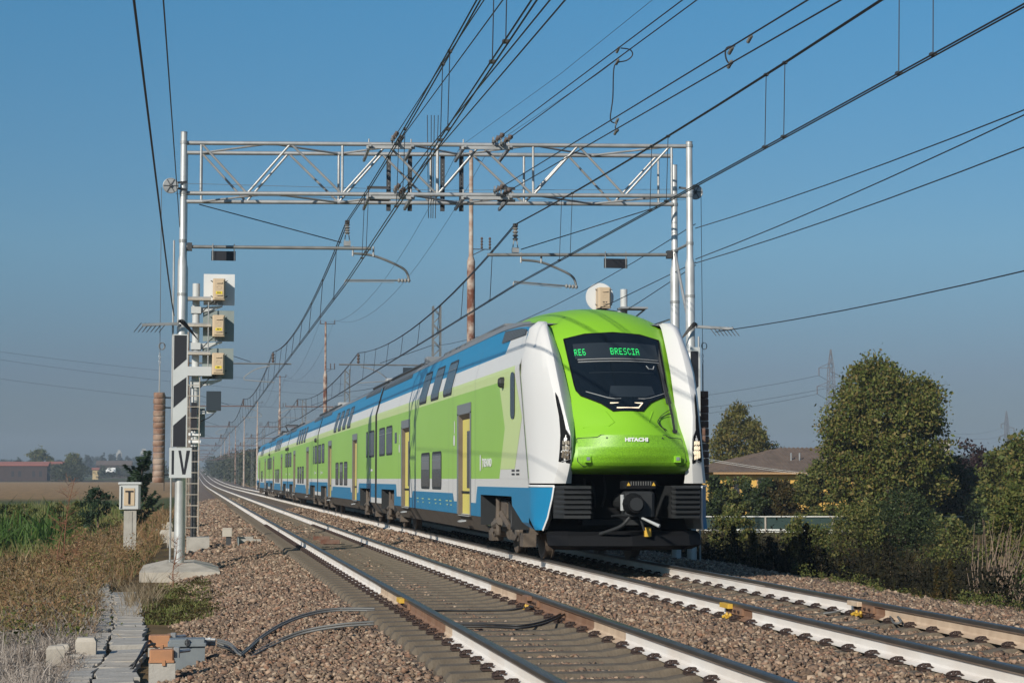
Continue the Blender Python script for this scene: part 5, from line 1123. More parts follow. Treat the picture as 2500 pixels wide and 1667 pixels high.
for i in range(2): cable('black cable arching from the trough lids to the orange boxes', [(225+20*i, 1655, -.62), (310, 1640-8*i, -.58), (338+6*i, 1605-6*i, -.45), (358+4*i, 1568+8*i, -.36), (378, 1562+9*i, -.36)], .014, 'cable_black', 'black cables by the orange boxes')
cable('black cable between the rails of the empty track, ending at the second rail', [(1010, 1492, -.175), (1080, 1490, -.18), (1180, 1490, -.18), (1250, 1488, -.17), (1285, 1481, -.14), (1300, 1480, -.10)], .012, 'cable_black', None)
for d in (0, 6): cable('twin black cable curving up to the second rail between the sleepers', [(1090, 1522+d, -.19), (1180, 1523+d, -.185), (1270, 1526+d, -.18), (1320, 1518+d, -.165), (1355, 1505+d, -.13), (1378, 1493+d, -.10)], .012, 'cable_black', 'twin black cables between the rails')
for pts, lab in (([(2010, 1497, -.19), (2040, 1493, -.17), (2080, 1486, -.14), (2108, 1488, -.12)], 'grey cable across the train track reaching the far rail joint'), ([(2172, 1500, -.12), (2183, 1520, -.15), (2200, 1517, -.13), (2192, 1505, -.11), (2208, 1527, -.17)], 'grey cable coiled against the far rail joint')): cable(lab, pts, .013, 'cable_grey', None)
# marker, channel end, rusty bars
kk = 96.; yy = 49.5; X = lambda p: (p-470)/kk; Z = lambda p: CAMH+(1168-p)/kk; O = (X(556), yy, Z(1345)); t = thing('marker_post', 'short post with pale square head standing in the ballast slope', 'marker', O)
b = MB(); b.cbox((X(556), yy, Z(1299)), (.25, .2, .22), 'concrete_light', .015); b.build('head', t, O); b = MB(); b.cbox((X(559), yy, Z(1328)), (.13, .1, .40), 'dark_steel'); b.build('stem', t, O)
b = MB(); b.box((X(581), yy-.6, Z(1338)), (X(583), yy+.5, Z(1312)), 'grey_and_shade'); b.box((X(583.5), yy-.1, Z(1340)), (X(638), yy-.05, Z(1316)), 'concrete'); b.box((X(583.5), yy+.35, Z(1338)), (X(620), yy+.4, Z(1311)), 'concrete'); tag(b.build('concrete_channel', None, (X(600), yy, Z(1338)), loc=(X(600), yy, Z(1338))), 'concrete channel end with metal edge beside the short marker post', 'channel')
for i, (px, py, l) in enumerate(((785, 1313, .42), (806, 1322, .45))):
    p = PZ(px, py, -.15); b = MB(); b.cbox((p[0], p[1], p[2]), (l, .16, .10), 'rust', .01); tag(b.build('rusty_block', None, tuple(p), loc=tuple(p)), ('farther' if i == 0 else 'nearer')+' rusty block lying across the middle of the empty track', 'block')
# broken concrete heap left of the gantry footing
r_ = np.random.default_rng(4)
for i in range(9):
    p = PZ(r_.uniform(385, 425), r_.uniform(1270, 1345), -.3-.04*i); s_ = r_.uniform(.08, .22); b = MB(); q = [(p[0]+s_*a*r_.uniform(.6, 1), p[1]+s_*c*r_.uniform(.6, 1)) for a, c in ((-1, -1), (1, -1), (1, 1), (-1, 1))]
    b.loft([[(x, y, -.8) for x, y in q], [(x, y, p[2]) for x, y in q], [(p[0]+(x-p[0])*.7, p[1]+(y-p[1])*.7, p[2]+s_*.6) for x, y in q]], 'concrete_light', True); tag(b.build('concrete_lump', None, tuple(p), loc=tuple(p)), 'broken pale concrete piece in the heap behind the gantry footing', 'rubble', 'broken concrete heap')
# ================================================================== VEGETATION
def leafmat(name, cols, transl=.25, rough=.6):
    return mat(name, cols[0], rough, isl=cols, transl=transl, spec=.25)
leafmat('leaf_plane', [(0.041, 0.060, 0.013), (0.079, 0.106, 0.021), (0.121, 0.138, 0.026), (0.179, 0.169, 0.041), (0.066, 0.089, 0.019), (0.234, 0.176, 0.058), (0.090, 0.075, 0.021)])
leafmat('leaf_dark', [(0.018, 0.030, 0.013), (0.031, 0.053, 0.019), (0.050, 0.073, 0.022), (0.069, 0.085, 0.030), (0.025, 0.040, 0.016)])
leafmat('leaf_conifer', [(0.062, 0.075, 0.018), (0.125, 0.119, 0.025), (0.169, 0.138, 0.031), (0.088, 0.094, 0.022), (0.200, 0.131, 0.037)])
leafmat('leaf_purple', [(.020, .012, .014), (.035, .020, .022), (.050, .026, .028), (.028, .024, .016)])
leafmat('leaf_bush', [(0.046, 0.068, 0.018), (0.084, 0.108, 0.026), (0.135, 0.146, 0.036), (0.189, 0.159, 0.049), (0.068, 0.092, 0.023)])
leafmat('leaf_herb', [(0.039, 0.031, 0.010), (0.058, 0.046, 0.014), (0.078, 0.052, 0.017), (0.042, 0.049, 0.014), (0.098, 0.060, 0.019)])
leafmat('leaf_painted_shade', [(.008, .008, .004), (.014, .013, .005), (.020, .016, .006), (.011, .014, .005)], .05, .8)  # dark leaves, blackened further so their colour carries the shade among them
leafmat('leaf_green', [(0.040, 0.086, 0.016), (0.063, 0.127, 0.023), (0.092, 0.161, 0.032), (0.052, 0.098, 0.021)], .35)
leafmat('leaf_sapling', [(0.014, 0.032, 0.016), (0.023, 0.048, 0.023), (0.037, 0.067, 0.030), (0.021, 0.041, 0.020)])
leafmat('leaf_far', [(.035, .045, .025), (.05, .06, .032), (.065, .07, .035), (.042, .05, .03)])
leafmat('straw', [(.24, .18, .11), (.30, .24, .16), (.15, .105, .06), (.24, .185, .115), (.36, .30, .21)], .2)
leafmat('dead_grey', [(.27, .225, .185), (.36, .31, .27), (.19, .15, .12), (.44, .39, .34), (.30, .25, .21)], .1)
leafmat('grass_brown', [(0.238, 0.126, 0.063), (0.336, 0.203, 0.105), (0.168, 0.091, 0.049), (0.280, 0.189, 0.084), (0.147, 0.119, 0.045), (0.406, 0.280, 0.154)], .25)
leafmat('grass_green', [(0.095, 0.121, 0.027), (0.149, 0.176, 0.045), (0.203, 0.203, 0.068), (0.121, 0.149, 0.038), (0.257, 0.216, 0.095)], .3)
mat('bark', (.10, .075, .055), .95, noise=((.055, .042, .032), 8, .7), bump=.4)
mat('twig', (.19, .125, .085), .9, noise=((.32, .25, .19), 5, .6))
mat('twig_red', (.20, .09, .05), .9)
def quads(C, size, r, asp=.55, up=0.0, dirs=None):
    """leaf-sized four-cornered faces round centres C (n,3)"""
    n = len(C); d = r.normal(0, 1, (n, 3)) if dirs is None else dirs
    d[:, 2] += up; d /= np.linalg.norm(d, axis=1, keepdims=True)+1e-9
    q = np.cross(d, r.normal(0, 1, (n, 3))); q /= np.linalg.norm(q, axis=1, keepdims=True)+1e-9
    s = (size*np.exp(r.normal(0, .25, n)))[:, None]
    return np.stack([C-d*s*.5, C+q*s*asp*.5, C+d*s*.5, C-q*s*asp*.5], 1)
def quad_mesh(name, Q, mt):
    n = len(Q); return npmesh(name, Q.reshape(-1, 3), np.arange(n*4).reshape(n, 4), [mt])
def crown_points(r, n, rx, ry, rz, ncl, cl, fill=.25, amp=.13):
    """points in leaf clumps spread through an uneven egg"""
    u = r.normal(0, 1, (ncl, 3)); u /= np.linalg.norm(u, axis=1, keepdims=True); rad = 1-(1-r.random(ncl)**fill)*.9
    bump = 1+amp*np.sin(u[:, 0]*5+r.uniform(0, 6))*np.cos(u[:, 2]*4+r.uniform(0, 6))+r.normal(0, .07, ncl)
    c = u*(rad*bump)[:, None]*np.array([rx, ry, rz]); w_ = r.random(ncl)**.5+.3; w_ /= w_.sum(); i = r.choice(ncl, n, p=w_)
    return c[i]+r.normal(0, 1, (n, 3))*cl*np.array([1, 1, .8])
def limbs(b, base, top, spread, r, n, rad, mt='bark'):
    P0 = Vector(base); P1 = Vector(top); b.tube([P0, P0.lerp(P1, .3)+Vector((r.normal(0, .05), 0, 0)), P0.lerp(P1, .65), P1], [rad*1.25, rad, rad*.65, rad*.2], mt, 9)
    for i in range(n):
        f = r.uniform(.2, .85); s = P0.lerp(P1, f); a = r.uniform(0, 6.28); e = s+Vector((math.cos(a)*spread*r.uniform(.5, .9), math.sin(a)*spread*r.uniform(.5, .9), spread*r.uniform(.3, .9))); m_ = s.lerp(e, .5)+Vector((0, 0, spread*.08))
        b.tube([s, m_, e], [rad*.5*(1-f*.6), rad*.3*(1-f*.6), rad*.06], mt, 6)
def tree(name, label, cat, base, h, rx, ry, z0, n, leaf, size, seed, clumps=160, cl=None, trunk=.14, group=None, asp=.6, fill=.25, up=0.0, shape=None, amp=.13):
    """base (x,y,z); crown from z0 to h above base"""
    r = np.random.default_rng(seed); t = thing(name, label, cat, base, group); rz = (h-z0)/2; c = crown_points(r, n, rx, ry, rz, clumps, cl or rx*.14, fill, amp)
    if shape: f = shape((c[:, 2]/rz+1)/2); c[:, 0] *= f; c[:, 1] *= f
    c[:, 2] += z0+rz; c = c[c[:, 2] > .02]
    link('crown', quad_mesh('crown', quads(c, size, r, asp, up), leaf), t)
    b = MB(); limbs(b, (0, 0, -.3), (rx*.05, 0, h*.86), rx*.8, r, 12, trunk); b.build('trunk', t); return t
def shrub(label, base, h, rx, ry, n, leaf, size, seed, group=None, name='shrub', **kw):
    return tree(name, label, 'shrub', base, h, rx, ry, -h*.12, n, leaf, size, seed, clumps=kw.pop('clumps', 46), trunk=.04, group=group, **kw)
def hz(px, py, k): return float((EYE+ray(px, py)*(4715./k))[2])
def at(px, k, zoff=0):
    X = (px-470)/k; Y = (4715/k-X*.165)/.9863; return X, Y
def gz(X, Y): return float(ground_z(X, Y))
def base_at(px, k): x, y = at(px, k); return (x, y, gz(x, y))
def hgt(py, k, z): return hz(1800, py, k)-z
# ---- right side trees
k = 53; bz = base_at(2165, k); h = hgt(874, k, bz[2])
egg = lambda f: np.interp(f, [0, .15, .45, .75, .9, 1], [.80, .98, 1.0, 1.02, .95, .85])
tree('plane_tree', 'big egg-shaped olive green tree, the tallest tree at right', 'tree', bz, h, 2.75, 2.6, .3, 56000, 'leaf_plane', .155, 21, clumps=560, cl=.25, trunk=.2, shape=egg, fill=.24, amp=.06)
k = 31; bz = base_at(1803, k); h = hgt(993, k, bz[2]); r = np.random.default_rng(5)
tree('conifer', 'rounded yellowish conifer behind the left end of the villa', 'tree', bz, h, 2.3, 2.2, 1.0, 16000, 'leaf_conifer', .26, 22, clumps=170, cl=.34, shape=lambda f: np.interp(f, [0, .35, .7, 1], [.9, 1.0, .92, .62]), asp=.4, up=.9)
k = 31; bz = base_at(1886, k); tree('small_tree', 'small thin dark tree just right of the rounded conifer', 'tree', bz, hgt(1080, k, bz[2]), .9, .9, 2.2, 900, 'leaf_dark', .22, 23, clumps=40, cl=.22)
k = 45; bz = base_at(2385, k); tree('plum_tree', 'dark purple-leaved tree right of the tall green tree', 'tree', bz, hgt(1092, k, bz[2]), 1.45, 1.4, .6, 8000, 'leaf_purple', .19, 24, clumps=120, cl=.22)
k = 50; bz = base_at(2290, k); tree('broadleaf_tree', 'dark green tree filling the gap between the tall tree and the purple one', 'tree', bz, hgt(1120, k, bz[2]), 1.5, 1.4, .1, 9000, 'leaf_dark', .19, 25, clumps=120, cl=.26)
k = 56; bz = base_at(2470, k); tree('broadleaf_tree', 'green tree at the right edge below the far small pylon', 'tree', bz, hgt(1075, k, bz[2]), 1.35, 1.3, .2, 9000, 'leaf_bush', .17, 26, clumps=120, cl=.22)
k = 58; bz = base_at(2540, k); tree('broadleaf_tree', 'bright topped green tree cut by the right edge', 'tree', bz, hgt(1035, k, bz[2]), 1.4, 1.3, .2, 8000, 'leaf_plane', .17, 27, clumps=120, cl=.22)
k = 52; bz = base_at(2420, k); shrub('dark shrub below the purple-leaved tree', bz, hgt(1190, k, bz[2]), 1.3, 1.1, 5000, 'leaf_dark', .17, 28)
# hedge row in front of the villa
for i, px in enumerate((1742, 1792, 1842, 1895, 1948, 2003)):
    k = 47; bz = base_at(px, k); shrub(['hedge shrub nearest the train, in front of the yellow villa', 'second hedge shrub from the train', 'third hedge shrub from the train, below the villa windows', 'reddish brown tinged hedge shrub, fourth from the train', 'fifth hedge shrub from the train', 'hedge shrub against the tall egg-shaped tree'][i], bz, hgt([1174, 1170, 1176, 1172, 1165, 1120][i], k, bz[2]), 1.0, .9, 11000, ['leaf_dark', 'leaf_bush', 'leaf_dark', 'leaf_herb', 'leaf_bush', 'leaf_bush'][i], .15, 30+i, name='hedge_shrub')
# bushes in front of the fence
for px, k, ty, rx, n, lf, lab, sd in ((1782, 76, 1244, .66, 6500, 'leaf_bush', 'leafy bush just right of the train nose, in front of the white fence', 41), (1965, 80, 1262, .78, 6000, 'leaf_bush', 'grey-green bush in front of the white fence, left of the tall tree', 42), (2085, 74, 1232, .9, 6500, 'leaf_bush', 'broad bush at the foot of the tall tree', 43), (2200, 72, 1205, 1.15, 9000, 'leaf_dark', 'dark rounded bush right of the tall tree foot', 44), (2330, 80, 1345, 1.0, 5000, 'leaf_bush', 'low bush with yellowish leaves in front of the right part of the fence', 45), (2300, 66, 1260, .9, 4500, 'leaf_bush', 'bush by the right end of the white fence', 50)):
    bz = base_at(px, k); shrub(lab, bz, hgt(ty, k, bz[2]), rx, rx*.9, n, lf, .085 if k > 70 else .12, sd, clumps=80)
bz = base_at(2492, 100); shrub('large leafy bush at the right edge near the ballast', bz, hgt(1180, 100, bz[2]), .75, .9, 9000, 'leaf_bush', .085, 46, clumps=110)
bz = base_at(2490, 150); shrub('low bright green bush in the lower right corner of the bushes', bz, hgt(1400, 150, bz[2]), .4, .5, 4200, 'leaf_green', .05, 47, clumps=60)
# bare twigs leaning in front of it
t = thing('bare_shrub', 'leafless grey twigs arching in front of the bush at the right edge', 'shrub', base_at(2435, 158)); r = np.random.default_rng(48); b = MB()
for i in range(130):
    a = r.uniform(-.25, .35); L_ = r.uniform(.5, 1.95); s = (r.normal(0, .16), r.normal(0, .2), 0); e = (s[0]+a*L_+r.normal(.12, .14), s[1]+r.normal(0, .25), L_*.95); m_ = lerp(s, e, .55); m_ = (m_[0]-.08, m_[1], m_[2]+.06); b.tube([s, m_, e], [.009, .006, .0025], 'twig', 4)
b.build('twigs', t)
# herbs, mostly coloured dark for shade, along the foot of the right ballast, some upright
r = np.random.default_rng(50); hid = 0
for i in range(46):
    px = 1712+i*14.2+r.uniform(-6, 6); k = r.uniform(98, 142)
    if px > 2330: k = r.uniform(135, 152)
    x, y = at(px, k); x = max(x, 10.9+r.uniform(0, .6)); z = gz(x, y); hh = r.uniform(.55, 1.25)*(1 if px < 2200 else .75)
    t = thing('tall_weed', 'dark upright weed in the strip of painted shade below the right ballast', 'weed', (x, y, z), 'weeds in painted shade below the right ballast'); n = int(700*hh); f = r.random(n)
    C = np.stack([r.normal(0, .10, n)*(1.25-f)+.04*np.sin(f*5), r.normal(0, .10, n)*(1.25-f), f*hh], -1); link('leaves', quad_mesh('leaves', quads(C, .055, r, .5, .5), 'leaf_herb' if r.random() < .3 else 'leaf_painted_shade'), t)
    b = MB(); b.tube([(0, 0, -.1), (.03, 0, hh*.5), (.02, .01, hh)], [.008, .006, .002], 'twig', 4); b.build('stem', t)
for i, (px, k, ty) in enumerate(((2278, 172, 1378), (2312, 172, 1366))):
    bz = base_at(px, k); bz = (bz[0], bz[1], -.55); hh = hgt(ty, k, bz[2]); t = thing('dock_plant', ('left' if i == 0 else 'right')+' rusty brown dock stalk standing against the dark strip at right', 'plant', bz); n = 900; f = r.random(n)**.8
    C = np.stack([r.normal(0, .035, n)*(1.2-f)*(1+.6*np.sin(f*22)), r.normal(0, .035, n), f*hh], -1); link('seeds', quad_mesh('seeds', quads(C, .03, r, .6), 'leaf_herb'), t); b = MB(); b.tube([(0, 0, -.1), (.0, 0, hh)], [.008, .003], 'twig_red', 5); b.build('stem', t)
# ---- left side
bz = base_at(345, 66); t = thing('ailanthus_sapling', 'dark green feathery sapling behind the telephone box', 'tree', bz); r = np.random.default_rng(60); hh = hgt(1108, 66, bz[2]); b = MB(); QS = []
for i in range(34):
    f = r.uniform(.05, 1); s = np.array([r.normal(0, .12), r.normal(0, .15), f*hh*.86]); a = r.uniform(-1, 1); L_ = r.uniform(.5, 1.0)*(1.15-f*.55); d = np.array([a*1.2, r.normal(0, .5), .35+.9*f]); d /= np.linalg.norm(d); e = s+d*L_; b.tube([tuple(s), tuple(s+d*L_*.5+np.array([0, 0, .05])), tuple(e)], [.010, .007, .003], 'twig', 4)
    for q in np.linspace(.15, 1, 16):
        c = s+d*L_*q; n = 5; side = np.cross(d, [0, 0, 1.]); side /= np.linalg.norm(side)+1e-6
        for sg in (-1, 1):
            dd = np.tile(side*sg*.8+np.array([0, 0, -.25])+d*.4, (n, 1))+r.normal(0, .15, (n, 3)); QS.append(quads(np.tile(c+side*sg*.07, (n, 1))+r.normal(0, .03, (n, 3)), .15, r, .32, 0, dd))
link('leaves', quad_mesh('leaves', np.concatenate(QS), 'leaf_sapling'), t); b.tube([(0, 0, -.2), (.05, 0, hh*.5), (0, 0, hh*.9)], [.035, .025, .008], 'bark', 6); b.build('stems', t)
for i, (px, k, ty, rx, lab) in enumerate(((240, 72, 1188, .55, 'feathery green plant left of the telephone box'), (60, 62, 1212, .5, 'dark green herb on the far field edge, left'), (130, 60, 1222, .5, 'dark green herb on the far field edge, second from the left'), (185, 64, 1224, .5, 'dark green herb on the far field edge, near the feathery plant'), (20, 60, 1225, .5, 'dark green herb cut by the left edge'))):
    bz = base_at(px, k); shrub(lab, bz, hgt(ty, k, bz[2]), rx, rx, 2600, 'leaf_sapling' if i == 0 else 'leaf_bush', .12, 70+i, asp=.35, up=.8, name='herb')
# grass, weeds and straw on the bank (uncountable)
def blades(name, label, n, area, h, w_, mt, seed, lean=.35, dens=None, clump=0.0, zf=ground_z):
    r = np.random.default_rng(seed); x0, x1, y0, y1 = area; X = r.uniform(x0, x1, n); Y = y0+(y1-y0)*r.random(n)**1.35
    if clump:
        f = np.sin(X*2.1+seed)*np.sin(Y*.9+seed*2)+.6*np.sin(X*5.3-Y*2.2+seed); keep = f+r.normal(0, .5, n) > clump; X, Y = X[keep], Y[keep]
    if dens is not None: k_ = dens(X, Y, r); X, Y = X[k_], Y[k_]
    n = len(X); Z = zf(X, Y); H = h*np.exp(r.normal(0, .35, n)); a = r.uniform(0, 6.28, n); L = H*lean*np.abs(r.normal(.7, .6, n)); dx, dy = np.cos(a)*L, np.sin(a)*L; b_ = r.uniform(0, 6.28, n); wx, wy = np.cos(b_)*w_*.5*np.exp(r.normal(0, .3, n)), np.sin(b_)*w_*.5
    p0 = np.stack([X-wx, Y-wy, Z-.03], -1); p1 = np.stack([X+wx, Y+wy, Z-.03], -1); p2 = np.stack([X+wx*.7+dx*.4, Y+wy*.7+dy*.4, Z+H*.6], -1); p3 = np.stack([X-wx*.7+dx*.4, Y-wy*.7+dy*.4, Z+H*.6], -1); p4 = np.stack([X+dx+wx*.1, Y+dy+wy*.1, Z+H], -1); p5 = np.stack([X+dx-wx*.1, Y+dy-wy*.1, Z+H], -1)
    V = np.stack([p0, p1, p2, p3, p4, p5], 1).reshape(-1, 3); i = np.arange(n)[:, None]*6; F = np.concatenate([i+np.array([[0, 1, 2, 3]]), i+np.array([[3, 2, 4, 5]])], 0)
    return tag(link(name, npmesh(name, V, F, [mt])), label, 'grass', kind='stuff')
vis = lambda X, Y, r: (X/np.maximum(Y, 1) > -.125) & (X < cx_np(Y)-.2)
def cx_np(Y): return np.interp(Y, [14, 17, 21, 25, 30, 34, 37, 46, 60], [-1.0, -.98, -.93, -1.0, -1.2, -1.42, -.95, -.75, -.7])
blades('dead_grass', 'grey bleached dead grass along the left of the path', 30000, (-3.2, -.6, 15, 27), .15, .010, 'dead_grey', 1, .8, vis, -.2)
blades('dead_grass', 'straw coloured dead grass round the gantry footing and box', 7000, (-3.5, .1, 24, 52), .16, .010, 'straw', 2, .9, vis, .1)
blades('brown_weeds', 'reddish brown dry weeds covering the left bank', 44000, (-6, -.6, 24, 62), .20, .016, 'grass_brown', 3, .8, vis, -.3)
blades('brown_weeds', 'brown dry weeds farther along the left bank', 26000, (-9, -.6, 55, 105), .30, .04, 'grass_brown', 4, .45, vis, -.1)
blades('green_grass', 'green grass mixed into the left bank', 12000, (-6, -.9, 22, 70), .20, .016, 'grass_green', 5, .5, vis, .3)
blades('green_grass', 'long green grass strip at the field edge', 26000, (-13, -2.8, 62, 150), .42, .05, 'grass_green', 6, .4, lambda X, Y, r: X/Y > -.125, 0)
blades('maize_leaves', 'broad bright green leaves at the left edge of the field', 3600, (-8.4, -4.6, 66, 80), .75, .10, 'leaf_green', 7, .7, lambda X, Y, r: (X/Y > -.125) & (X < -4.2-.6*np.sin(Y)), -.1)
mossz = lambda X, Y: np.maximum(ground_z(X, Y), ballast_z(X, Y))
blades('moss', 'low mossy green and yellow growth between footing and ballast', 5500, (-.75, .3, 26, 36.5), .045, .02, 'grass_green', 8, .8, lambda X, Y, r: X > cx_np(Y)+.45, 0, mossz)
blades('straw_tuft', 'long straw stalks beside the path below the footing', 900, (-1.0, -.5, 27, 33), .30, .008, 'straw', 9, 1.0, None, .2)
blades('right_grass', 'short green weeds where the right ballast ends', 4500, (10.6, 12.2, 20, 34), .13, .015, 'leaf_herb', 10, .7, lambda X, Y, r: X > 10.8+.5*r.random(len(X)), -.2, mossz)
blades('right_grass', 'grass coloured dark for shade on the ground right of the train', 30000, (11, 24, 26, 90), .22, .03, 'leaf_painted_shade', 11, .5, None, -.3)
def clumps(name, label, ncl, area, h, spread, per, leaf, size, seed, dens=None, asp=.45, up=.5, zf=ground_z):
    r = np.random.default_rng(seed); x0, x1, y0, y1 = area; X = r.uniform(x0, x1, ncl); Y = y0+(y1-y0)*r.random(ncl)**1.25
    if dens is not None: k_ = dens(X, Y, r); X, Y = X[k_], Y[k_]
    m_ = len(X); H = h*np.exp(r.normal(0, .4, m_)); i = np.repeat(np.arange(m_), per); f = r.random(len(i))**.8; sp = spread*np.exp(r.normal(0, .3, m_))[i]
    x = X[i]+r.normal(0, 1, len(i))*sp*(1.15-.6*f); y = Y[i]+r.normal(0, 1, len(i))*sp*(1.15-.6*f); C = np.stack([x, y, zf(x, y)+f*H[i]], -1)
    return tag(link(name, quad_mesh(name, quads(C, size, r, asp, up), leaf)), label, 'weeds', kind='stuff')
clumps('bank_weeds', 'rusty brown leafy weeds in clumps on the left bank', 520, (-6.5, -.7, 23, 66), .34, .13, 90, 'grass_brown', .05, 201, vis)
clumps('bank_weeds', 'olive leafy weeds in clumps on the left bank', 230, (-6.5, -.8, 22, 70), .26, .15, 90, 'leaf_bush', .055, 202, vis)
clumps('bank_weeds', 'dark low weeds at the foot of the left bank', 420, (-9, -2.2, 30, 100), .34, .22, 70, 'leaf_herb', .08, 203, vis)
clumps('dead_mat', 'tangled grey dead stalks at the lower left corner', 620, (-3.2, -.65, 15.5, 30), .12, .11, 120, 'dead_grey', .06, 204, vis, .14, .1)
clumps('straw_mat', 'dry straw stalks scattered over the left bank', 420, (-6, -.6, 22, 62), .32, .14, 60, 'straw', .10, 208, vis, .07, 1.2)
clumps('red_weeds', 'dark reddish seedy weeds round the tall bare stalks', 170, (-4.5, -1.3, 27, 48), .42, .12, 130, 'grass_brown', .04, 209, vis, .4, .6)
clumps('moss_mat', 'yellow brown moss and dry leaves beside the footing', 120, (-.7, .3, 26, 36.5), .05, .10, 120, 'leaf_herb', .035, 210, lambda X, Y, r: X > cx_np(Y)+.45, .5, .2, mossz)
clumps('right_herbs', 'dark herb layer with painted shade on the ground right of the line', 1300, (11.3, 18, 25, 62), .55, .22, 70, 'leaf_painted_shade', .08, 205, lambda X, Y, r: X/Y < .50)  # near-black leaf colour paints shade over this ground
clumps('right_herbs', 'olive herbs farther out on the right', 420, (15, 34, 52, 85), .32, .3, 60, 'leaf_herb', .10, 206, lambda X, Y, r: X/Y < .50)
clumps('rubbish_leaves', 'small weeds growing among the ballast edge at right', 70, (9.9, 11.2, 19, 32), .16, .07, 60, 'leaf_bush', .035, 207, None, .5, .4, mossz)
# tall red-brown bare weeds in front
def bare_weed(label, px, k, ty, seed, nb=26, sp=.5):
    bz = base_at(px, k); hh = hgt(ty, k, bz[2]); r = np.random.default_rng(seed); t = thing('dry_weed', label, 'weed', bz); b = MB(); top = (r.normal(.12, .05), 0, hh); b.tube(hermite([(0, 0, -.1), (-.02, 0, hh*.35), (.04, 0, hh*.7), top], 4), [.012]*4+[.010]*4+[.007]*4+[.004], 'twig_red', 5)
    for i in range(nb):
        f = r.uniform(.12, .98); s = (.04*f, 0, hh*f); a = r.uniform(0, 6.28); L_ = sp*r.uniform(.3, 1)*(1.1-f*.6); e = (s[0]+math.cos(a)*L_, s[1]+math.sin(a)*L_, s[2]+L_*r.uniform(.2, .8)); b.tube([s, lerp(s, e, .5), e], [.005, .004, .0015], 'twig_red', 4)
        for j in range(3): q = lerp(s, e, r.uniform(.4, 1)); b.tube([q, (q[0]+r.normal(0, .09), q[1]+r.normal(0, .09), q[2]+r.uniform(0, .12))], [.003, .001], 'twig_red', 3)
    b.build('stalks', t)
bare_weed('tall red-brown leafless weed stalk on the left bank', 163, 122, 1165, 80, 40, .55); bare_weed('shorter leafless reddish weed beside the tall stalk', 145, 128, 1265, 81, 30, .5); bare_weed('thin reddish weed right of the tall stalk', 190, 118, 1290, 82, 26, .45)
bare_weed('dead stalks in front of the gantry footing', 428, 134, 1310, 83, 22, .25)
# ---- far trees
def far_tree(label, px, k, ty, wpx, seed, leaf='leaf_far', n=2600, grp='far trees beyond the fields'):
    x, y = at(px, k); z = float(field(y)); h = hgt(ty, k, z); rx = wpx/k/2
    tree('far_tree', label, 'tree', (x, y, z), h, rx, rx, h*.05, n, leaf, max(h*.06, .35), seed, clumps=90, cl=rx*.14, trunk=.25, group=grp)
far_tree('round dark tree behind the red-roofed brick shed', 95, 7.0, 1097, 58, 90, 'leaf_bush', 4500, None); far_tree('bushy dark tree right of the brick shed', 180, 7.2, 1106, 46, 91, 'leaf_bush', 3800, None)
for i, (px, k, ty, w_) in enumerate(((45, 5, 1115, 26), (215, 4.2, 1110, 20), (236, 3.6, 1112, 26), (252, 4.2, 1108, 16), (272, 4.0, 1106, 24), (292, 3.4, 1108, 16), (312, 3.8, 1113, 20), (350, 3.6, 1103, 18), (10, 4, 1122, 30), (330, 3.2, 1114, 24), (200, 3.2, 1116, 22), (375, 3.4, 1110, 20))): far_tree('hazy far tree on the left horizon', px, k, ty, w_, 100+i, 'leaf_far', 1500)
def thicket(name, label, px0, px1, k0, k1, ty0, ty1, n, size, leaf, seed, cat='trees'):
    r = np.random.default_rng(seed); P = []
    m_ = 120; u = np.sort(r.random(m_)); px = px0+(px1-px0)*u; k_ = k0+(k1-k0)*u+r.normal(0, .03*(k0+k1)/2, m_); X = (px-470)/k_; Y = (4715/k_-X*.165)/.9863; z = field(Y)+np.clip(grade(Y)-1, 0, None)*.6; H = CAMH+(1168-(ty0+(ty1-ty0)*u+r.normal(0, 3, m_)))/k_-z
    i = r.integers(0, m_, n); f = r.random(n)**.7; C = np.stack([X[i]+r.normal(0, 1, n)*H[i]*.16*(1.2-f*.6), Y[i]+r.normal(0, 2, n), z[i]+f*H[i]], -1)
    return tag(link(name, quad_mesh(name, quads(C, size, r, .7), leaf)), label, cat, kind='stuff')
thicket('far_woods', 'dark far wood along the right of the line behind the end of the train', 505, 672, 5.5, 14, 1122, 1088, 9000, .75, 'leaf_far', 120)
thicket('far_woods', 'hazy tree belt on the left horizon', -20, 470, 3.6, 3.6, 1128, 1126, 9000, 2.2, 'leaf_far', 121)
thicket('far_hedge', 'low hedge beyond the brown field at left', 128, 205, 8.3, 8.3, 1134, 1133, 4500, .5, 'leaf_far', 122)
thicket('far_hedge', 'low scrub under the left horizon', 205, 470, 6.5, 6.5, 1143, 1141, 4500, .7, 'leaf_far', 123)
thicket('far_woods', 'far tree belt behind the villa and the right trees', 1700, 2560, 6, 6, 1120, 1110, 7000, 1.6, 'leaf_far', 124)
# ================================================================== BUILDINGS, FENCE, PYLONS
mat('brick_far', (.060, .040, .034), .9, noise=((.04, .03, .027), 1.2, .5)); mat('roof_red', (.33, .12, .085), .9, noise=((.24, .09, .065), .8, .5))
mat('roof_tile', (.145, .105, .080), .9, noise=((.085, .063, .05), 1.6, .7)); mat('wall_pale', (.50, .38, .20), .9, noise=((.42, .31, .17), .7, .4)); mat('wall_yellow', (.70, .42, .10), .9, noise=((.54, .32, .08), .7, .4)); mat('window_dark', (.04, .04, .045), .2); mat('shutter', (.42, .25, .12), .7)
mat('fence_white', (.66, .66, .62), .6, noise=((.5, .5, .47), 1.5, .5)); mat('fence_mesh', (.020, .045, .040), .8); mat('steel_far', (.13, .13, .14), .7)
def px_xyz(px, py, k): return tuple(float(v) for v in EYE+ray(px, py)*(4715./k))
